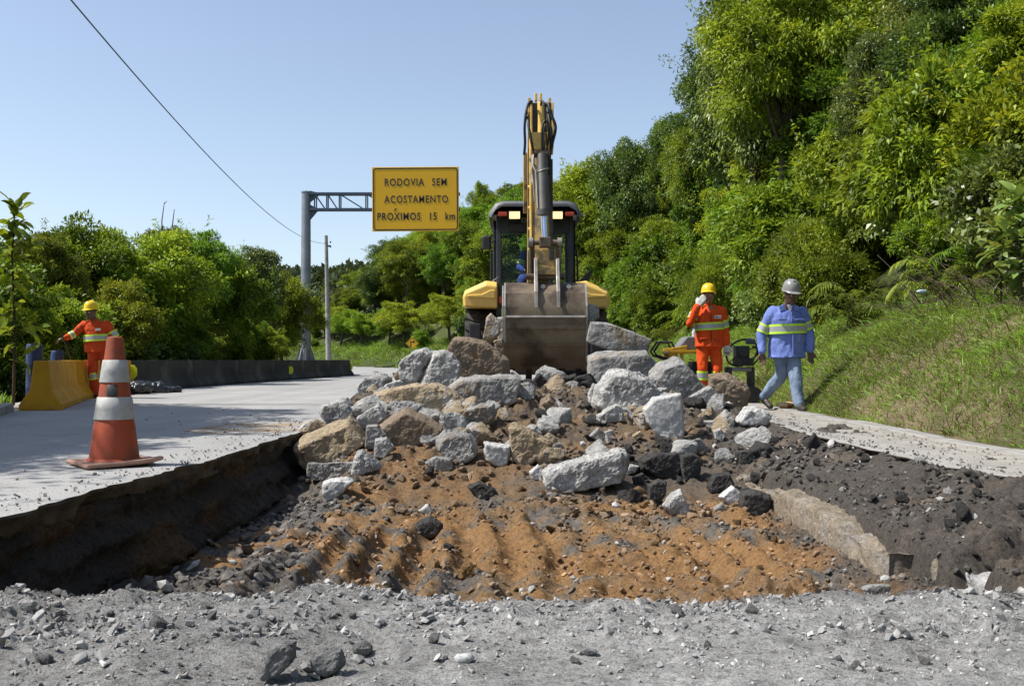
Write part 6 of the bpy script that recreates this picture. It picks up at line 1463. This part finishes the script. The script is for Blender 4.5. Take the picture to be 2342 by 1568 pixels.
# ================================================================ people
m_skin = M('skin_brown', (.30, .155, .095), (.24, .12, .07), 12, .55)
m_skin2 = M('skin_dark', (.12, .062, .04), (.09, .046, .03), 12, .5)
m_hair = M('black_hair', (.015, .013, .012), (.02, .018, .016), 20, .6)
m_orange = M('orange_cloth', (.78, .095, .016), (.62, .070, .012), 9, .85, bump=.5, bscale=16, bdist=.02, spec=.2)
m_orange2 = M('faded_orange_cloth', (.60, .075, .02), (.46, .055, .016), 9, .85, bump=.5, bscale=16, bdist=.02, spec=.2)
m_bluec = M('blue_cloth', (.20, .27, .62), (.12, .17, .44), 6, .85, bump=.5, bscale=16, bdist=.02, spec=.2)
m_jean = M('faded_jeans', (.24, .31, .42), (.14, .19, .28), 7, .9, bump=.4, bscale=20, bdist=.015, spec=.15)
m_navy = M('navy_coverall', (.03, .07, .34), (.02, .05, .24), 8, .85, bump=.4, bscale=16)
m_silver = M('reflective_silver', (.42, .43, .44), (.34, .35, .36), 14, .4, .2)
m_lime = M('reflective_lime', (.55, .85, .06), (.48, .75, .05), 10, .6)
m_hatY = M('yellow_helmet', (.80, .55, .012), (.74, .50, .012), 6, .3)
m_hatG = M('grey_helmet', (.26, .26, .255), (.21, .21, .205), 6, .3)
m_glove = M('grey_white_glove', (.58, .57, .54), (.42, .41, .38), 14, .9, bump=.4, bscale=40)
m_boot = M('dark_boot', (.035, .03, .027), (.02, .018, .016), 10, .6)
m_lining = M('pale_lining', (.42, .46, .55), (.36, .40, .5), 10, .9)

def hand_into(b, wr, d, nrm, curl, s=1.0, side=1, fat=1.0):
    """palm, four unequal bent fingers and a thumb leaving the side of the palm"""
    d = Vector(d).normalized(); n = Vector(nrm); n = (n-d*n.dot(d)).normalized(); sd = d.cross(n)*side
    k = wr+d*.085*s
    for q in (-.03, -.01, .01, .03): b.cap(wr+sd*q*.6*s, .019*s*fat, k+sd*q*s, .0145*s*fat, 8)
    for q, L in ((-.033, .066), (-.011, .078), (.011, .072), (.033, .056)):
        p = k+sd*q*s; dd = d; r = .0105*s*fat
        for j, f in enumerate((.45, .32, .25)):
            ang = curl*(.55+.35*j); dd = (dd*math.cos(ang)+n*math.sin(ang)).normalized(); e = p+dd*L*f*s*1.25
            b.cap(p, r, e, r*.9, 7); p = e; r *= .92
    t0 = wr+d*.03*s-sd*.030*s; t1 = t0-sd*.030*s+d*.032*s+n*.012*s; t2 = t1+d*.034*s+n*.014*s-sd*.004*s
    b.cap(t0, .015*s*fat, t1, .0125*s*fat, 8); b.cap(t1, .0125*s*fat, t2, .010*s*fat, 8)
def ell(b, c, rx, ry, a, n=20, ax=(0, 0, 1)):
    return [Vector(c)+Vector((rx*math.cos(t), ry*math.sin(t), 0)) for t in np.linspace(0, 2*math.pi, n, endpoint=False)]
def wrinkle(me, amp, sc, seed):
    V = vget(me); n = nget(me)
    V += n*(amp*(fbm(V*np.array([sc, sc, sc*.55])+seed, 4, seed, .6)+.8*np.abs(fbm(V*np.array([sc*1.6, sc*1.6, sc*.8])+seed*3, 3, seed+5))))[:, None]; vset(me, V)
    me.polygons.foreach_set('use_smooth', [True]*len(me.polygons))
def band(axis_pts, radii, mts, parent, name='reflective_band'):
    """bands wound round a limb or trunk: list of rings"""
    for i, mt in enumerate(mts):
        B().loft([axis_pts[i], axis_pts[i+1]], caps=False).build(name if mt is m_silver else 'lime_strip', mt, parent, smooth=60)
def limb_band(parent, p0, p1, t0, t1, r):
    a, b = Vector(p0), Vector(p1); d = (b-a); q = [t0, t0+(t1-t0)*.22, t0+(t1-t0)*.78, t1]
    g = B(); ref = d.orthogonal().normalized(); rg = [g.ring(a+d*t, d, r, 20, ref=ref) for t in q]
    band(rg, None, (m_lime, m_silver, m_lime), parent)
def trunk_band(parent, zc, h, cx, cy, rx, ry, tilt=0.0):
    zs = [zc+h/2, zc+h*.27, zc-h*.27, zc-h/2]; rg = []
    for z in zs: rg.append([Vector((cx+rx*math.cos(t), cy+ry*math.sin(t), z+tilt*math.cos(t))) for t in np.linspace(0, 2*math.pi, 36, endpoint=False)])
    band(rg, None, (m_lime, m_silver, m_lime), parent)
def helmet(parent, c, rot, mt, brim=.05, s=1.0):
    e = B(); prof = [(.128, -.004), (.127, .01), (.124, .04), (.114, .08), (.092, .113), (.058, .135), (.02, .144), (.001, .145)]
    e.lathe([(r*s, z*s) for r, z in prof], 32, (0, 0, 0), 'z', .86, 1.0)
    e.prism([(-.02*s, 0), (.02*s, 0), (.015*s, .02*s), (-.015*s, .02*s)], -.08*s, .09*s, 'y')
    v0 = len(e.v)
    e.v[-8:] = [(x, y, z+.133*s-abs(y)*.2) for x, y, z in e.v[-8:]]
    o = e.build('helmet', mt, parent, smooth=50); o.location = c; o.rotation_euler = rot
    rim = []; n = 40
    for (k, z) in ((1.0, .004), (1.06, -.004), (1.065, -.009), (1.0, -.006)):
        rg = []
        for i in range(n):
            a = 2*math.pi*i/n; f = max(0, -math.sin(a))**3; r = .127*s*(k+(.42*f*(k > 1.03))); rg.append(Vector((r*.86*math.cos(a), r*math.sin(a), (z-.012*f*(k > 1.03))*1)))
        rim.append(rg)
    p = B().loft(rim, caps=False); p.build('brim', mt, o, smooth=60)
    return o
def person(J, label, skin, cloth, trouser, hat, loc, rz=0.0, gloves=False, boots=m_boot, jhem=.80, coll=True, jr=1.0, hands=((0, 0, -1), (0, 0, -1)), curls=(.5, .5), hnorm=((0, -1, 0), (0, -1, 0)), hrot=(0, 0, 0), seed=1, tucked=False):
    e = empty('person', loc, rz, label, 'person'); V3 = lambda k: Vector(J[k])
    H = V3('head'); rot = Matrix.Rotation(hrot[2], 3, 'Z') @ Matrix.Rotation(hrot[0], 3, 'X') @ Matrix.Rotation(hrot[1], 3, 'Y')
    b = B()
    def hp(x, y, z): return H+rot @ Vector((x, y, z))
    b.sphere(H, 1, 18, 12, (.076, .096, .105), rot); b.sphere(hp(0, -.02, -.055), 1, 14, 10, (.058, .07, .062), rot)
    b.cap(hp(0, -.088, .018), .010, hp(0, -.104, -.022), .016, 8); b.cap(hp(-.03, -.085, .028), .012, hp(.03, -.085, .028), .012, 8)
    b.cap(hp(-.022, -.082, -.058), .010, hp(.022, -.082, -.058), .010, 8); b.sphere(hp(0, -.075, -.095), .022, 8, 6)
    for s in (-1, 1): b.sphere(hp(s*.078, .005, -.005), 1, 8, 6, (.012, .022, .034), rot)
    nk = V3('neck'); b.cap(hp(0, .015, -.06), .052, nk, .058, 12)
    ch, pv = V3('chest'), V3('pelvis'); b.cap(nk, .06, ch, .11, 12); b.cap(ch, .12, pv, .12, 12)
    for i, s in enumerate('RL'):
        sh_, el, wr = V3('sh'+s), V3('el'+s), V3('wr'+s); b.cap(ch, .1, sh_, .05, 10); b.cap(sh_, .05, el, .04, 10); b.cap(el, .038, wr, .027, 10)
        hand_into(b, wr, hands[i], hnorm[i], curls[i], 1.0, 1 if i else -1)
        hpj, kn, an, to = V3('hip'+s), V3('kn'+s), V3('an'+s), V3('toe'+s); b.cap(pv, .1, hpj, .085, 10); b.cap(hpj, .082, kn, .055, 10); b.cap(kn, .052, an, .036, 10); b.cap(an-Vector((0, 0, .02)), .034, to, .03, 10)
    bod = link('body', remesh(b.mesh('body'), .0105, 1, .4), skin, e); bod.data.polygons.foreach_set('use_smooth', [True]*len(bod.data.polygons))
    for s in (-1, 1):
        ey = B().sphere(hp(s*.03, -.083, .005), .012, 10, 8).build('eye', m_white, e, smooth=180); B().sphere(hp(s*.03, -.0915, .005), .006, 8, 6).build('pupil', m_black, ey, smooth=180)
    B().cap(hp(-.024, -.091, -.057), .0035, hp(.024, -.091, -.057), .0035, 6).build('mouth', m_boot, e)
    hr = B().sphere(hp(0, .018, .03), 1, 16, 10, (.080, .088, .085), rot).build('hair', m_hair, e, smooth=180)
    # jacket: trunk rings and sleeves fused
    j = B(); c0 = (ch+pv)/2; rings = []
    sL, sR = V3('shL'), V3('shR'); up = (sL+sR)/2
    for t, rx, ry in ((1.10, .062, .06), (1.05, .085, .075), (.99, .135, .10), (.90, .185, .125), (.75, .205, .145), (.5, .205, .145), (.25, .205, .145), (.0, .215, .165), (-.12, .225, .175)):
        base_z = jhem; c = Vector((pv.x+(up.x-pv.x)*max(0, t), pv.y+(up.y-pv.y)*max(0, t), base_z+(up.z+.035-base_z)*max(t, -.02)))
        rings.append(ell(j, c, rx*jr, ry*jr, 0))
    j.loft(rings); 
    for s in 'RL':
        sh_, el, wr = V3('sh'+s), V3('el'+s), V3('wr'+s)
        j.cap(sh_-Vector((0, 0, .01)), .066*jr, el, .056*jr, 14); j.cap(el, .057*jr, wr+(el-wr)*.06, .050*jr, 14); j.cap(sh_, .062*jr, up+(sh_-up)*.3-Vector((0, 0, .03)), .085*jr, 12)
    jm = remesh(j.mesh('jacket'), .013, 4, .5); wrinkle(jm, .021, 7.5, seed); jk = link('jacket', jm, cloth, e)
    t = B()
    for s in 'RL':
        hpj, kn, an = V3('hip'+s), V3('kn'+s), V3('an'+s); t.cap(hpj+Vector((0, .02, .03)), .095, kn, .078, 14); t.cap(kn, .078, an+Vector((0, 0, .0)), .066, 14); t.cap(pv, .13, hpj, .11, 12)
    tm = remesh(t.mesh('trousers'), .013, 4, .5); wrinkle(tm, .020, 7, seed+3); link('trousers', tm, trouser, e)
    for s in 'RL':
        an, to = V3('an'+s), V3('toe'+s); f = B(); f.cap(an+Vector((0, 0, .03)), .052, an-Vector((0, 0, .035)), .048, 12); f.cap(an-Vector((0, 0, .045)), .042, to, .040, 12); f.cap(an+(an-to)*.25-Vector((0, 0, .05)), .036, an-Vector((0, 0, .03)), .04, 10)
        bm_ = remesh(f.mesh('boot'), .010, 2, .5); Vb = vget(bm_); zmin = min(an.z-.09, to.z-.03); Vb[:, 2] = np.maximum(Vb[:, 2], zmin); vset(bm_, Vb)
        bm_.polygons.foreach_set('use_smooth', [True]*len(bm_.polygons)); link('boot', bm_, boots, e)
    if gloves:
        for i, s in enumerate('RL'):
            g_ = B(); wr, el = V3('wr'+s), V3('el'+s); hand_into(g_, wr, hands[i], hnorm[i], curls[i], 1.12, 1 if i else -1, 1.3); g_.cap(wr, .040, wr+(el-wr).normalized()*.06, .046, 12)
            gm = remesh(g_.mesh('glove'), .008, 2, .4); gm.polygons.foreach_set('use_smooth', [True]*len(gm.polygons)); link('glove', gm, m_glove, e)
    if coll:
        for s in (-1, 1):
            p = nk+Vector((s*.055, -.055, .02)); B().prism([(0, 0), (s*.075, -.035), (s*.06, -.10), (s*.0, -.075)], -.008, .008, 'y').build('collar', cloth, e, bevel=.004).location = p
    helmet(e, hp(0, .012, .060), rot.to_euler(), hat)
    return e

# --- worker walking along the right shoulder
PW = W(1800, 939, 13.2)
wj = dict(head=(.02, -.13, 1.485), neck=(0, -.05, 1.355), chest=(0, 0, 1.14), pelvis=(.0, .02, .90), shR=(-.195, .0, 1.275), shL=(.20, .02, 1.275), elR=(-.315, .03, 1.0), elL=(.30, .07, 1.01), wrR=(-.325, -.02, .755), wrL=(.30, .0, .77),
          hipR=(-.085, .02, .87), hipL=(.085, .02, .87), knR=(-.045, .10, .47), knL=(.075, -.10, .47), anR=(-.20, .40, .17), anL=(.10, -.20, .10), toeR=(-.155, .25, .045), toeL=(.11, -.36, .035))
pw = person(wj, 'walking worker in blue jacket, jeans and grey helmet, head bowed', m_skin2, m_bluec, m_jean, m_hatG, (PW.x, 13.2, .0), 0, jhem=.70, jr=1.10, hands=((.05, -.1, -1), (0, -.15, -1)), curls=(.35, .4), hrot=(R(14), 0, R(8)), seed=4)
trunk_band(pw, 1.055, .125, .0, .01, .252, .184, .008)
limb_band(pw, wj['shR'], wj['elR'], .60, .98, .077); limb_band(pw, wj['shL'], wj['elL'], .45, .83, .080)
B().prism([(-.045, 1.36), (.035, 1.36), (.012, 1.28), (-.005, 1.27)], -.140, -.118, 'y').build('undershirt', m_lining, pw, bevel=.01).location = (.01, .0, 0)
# --- orange worker raising a gloved hand to his helmet
PO = W(1622, 923, 15.3)
oj = dict(head=(-.02, -.06, 1.60), neck=(0, -.01, 1.46), chest=(0, 0, 1.24), pelvis=(0, .0, .95), shR=(-.195, 0, 1.40), shL=(.195, 0, 1.40), elR=(-.30, -.10, 1.20), elL=(.245, .05, 1.12), wrR=(-.20, -.17, 1.45), wrL=(.255, -.03, .88),
          hipR=(-.09, 0, .92), hipL=(.09, 0, .92), knR=(-.105, -.02, .50), knL=(.115, -.03, .50), anR=(-.115, 0, .10), anL=(.125, 0, .10), toeR=(-.14, -.15, .04), toeL=(.15, -.15, .04))
po = person(oj, 'worker in bright orange suit and yellow helmet touching his helmet brim', m_skin, m_orange, m_orange, m_hatY, (PO.x, 15.3, 0), 0, gloves=True, jhem=.86, jr=.98, hands=((.55, -.05, .85), (.0, -.1, -1)), curls=(.35, .75), hnorm=((.3, .9, 0), (0, -1, 0)), hrot=(R(-6), 0, R(-14)), seed=7)
trunk_band(po, 1.155, .115, 0, 0, .222, .166, .012); limb_band(po, oj['shL'], oj['elL'], .50, .92, .074); limb_band(po, oj['shR'], oj['elR'], .3, .75, .074)
for s in 'RL': limb_band(po, oj['kn'+s], oj['an'+s], .02, .36, .082)
lab_p = B().box((.10, -.158, 1.29), (.10, .006, .045)).build('chest_patch', m_white, po); lettering('dbsrt', .022, .10, -.163, 1.281, po, m_black, 'patch_lettering', .085, .001)
m_seam = M('dark_seam', (.28, .035, .01), (.22, .03, .01), 8, .9)
B().box((.0, -.150, 1.10), (.012, .03, .44)).build('zip_line', m_seam, po); B().prism([(-.045, 1.455), (.045, 1.455), (0, 1.33)], -.128, -.100, 'y').build('neck_opening', m_skin, po)
for sx_p in (-.11, .11): B().box((sx_p, -.147, .97), (.11, .024, .03)).build('pocket_flap', m_orange2, po, bevel=.006)
m_bseam = M('blue_seam', (.12, .16, .40), (.10, .13, .34), 8, .9)
B().box((.03, -.182, .845), (.012, .03, .27)).build('button_line', m_bseam, pw); B().box((.02, -.160, 1.20), (.012, .03, .14)).build('button_line', m_bseam, pw)
for sx_p in (-.10, .13): B().box((sx_p, -.172, 1.17), (.11, .03, .025)).build('pocket_flap', m_bseam, pw, bevel=.006)
# --- worker with a broom by the yellow barrier
PL = W(220, 908, 17.5)
lj = dict(head=(-.05, -.12, 1.46), neck=(-.01, -.06, 1.32), chest=(0, -.02, 1.10), pelvis=(.02, .02, .86), shR=(-.19, -.04, 1.26), shL=(.20, -.04, 1.27), elR=(-.32, -.12, 1.10), elL=(.33, .02, 1.03), wrR=(-.44, -.22, 1.02), wrL=(.33, -.12, .84),
          hipR=(-.07, .02, .84), hipL=(.11, .02, .84), knR=(-.03, -.06, .46), knL=(.17, .02, .46), anR=(.0, -.02, .10), anL=(.22, .08, .10), toeR=(-.03, -.17, .04), toeL=(.24, -.08, .04))
pl = person(lj, 'worker in faded orange suit and yellow helmet holding a broom by the barrier', m_skin2, m_orange2, m_orange2, m_hatY, (PL.x, 17.5, 0), 0, gloves=False, jhem=.80, jr=.98, hands=((-.9, -.3, -.2), (0, -.2, -1)), curls=(1.1, .5), hnorm=((-.2, -.2, -1), (0, -1, 0)), hrot=(R(4), 0, R(-14)), seed=11)
trunk_band(pl, 1.03, .115, .01, -.005, .222, .168, .012); limb_band(pl, lj['elR'], lj['wrR'], .05, .55, .066); limb_band(pl, lj['shL'], lj['elL'], .5, .95, .074)
for s in 'RL': limb_band(pl, lj['kn'+s], lj['an'+s], .05, .38, .082)
B().box((.10, -.178, 1.17), (.09, .006, .04)).build('chest_patch', m_white, pl)
br0 = Vector((PL.x-.475, 17.22, 1.11)); br1 = W(193, 908, 17.25); br1.z = .05
brm = empty('broom', (br1.x, br1.y, 0), 0, 'long handled broom held by the worker at the barrier', 'broom'); o0 = Vector(brm.location)
B().tube([br0-o0, br1-o0], .014, 8).build('handle', m_bark, brm, smooth=60)
dd = (br0-br1).normalized(); B().bar(br1-o0+dd*.30, br1-o0-dd*.02, .10, .05).build('bristles', m_boot, brm)
# --- operator in the cab
OP = (BX+.02, BD+.28, 0)
qj = dict(head=(.06, -.05, 2.50), neck=(.05, .0, 2.36), chest=(.03, .03, 2.12), pelvis=(.02, .06, 1.80), shR=(-.17, .0, 2.28), shL=(.24, .0, 2.28), elR=(-.24, -.10, 2.08), elL=(.28, -.14, 2.04), wrR=(-.16, -.32, 2.02), wrL=(.14, -.32, 2.0),
          hipR=(-.09, .02, 1.80), hipL=(.12, .02, 1.80), knR=(-.19, -.42, 1.86), knL=(.18, -.40, 1.86), anR=(-.19, -.40, 1.40), anL=(.17, -.40, 1.40), toeR=(-.19, -.52, 1.34), toeL=(.17, -.52, 1.34))
pq = person(qj, 'operator in dark blue overalls seated in the digger cab', m_skin2, m_navy, m_navy, m_hatG, OP, 0, jhem=1.78, jr=.95, hands=((.3, -.6, -.4), (-.3, -.6, -.4)), curls=(.9, .9), hnorm=((0, -.4, -1), (0, -.4, -1)), seed=13)
limb_band(pq, qj['shR'], qj['elR'], .6, .9, .074)
for s in 'RL':
    a, b_ = Vector(qj['kn'+s]), Vector(qj['an'+s]); limb_band(pq, a, b_, .25, .5, .080)
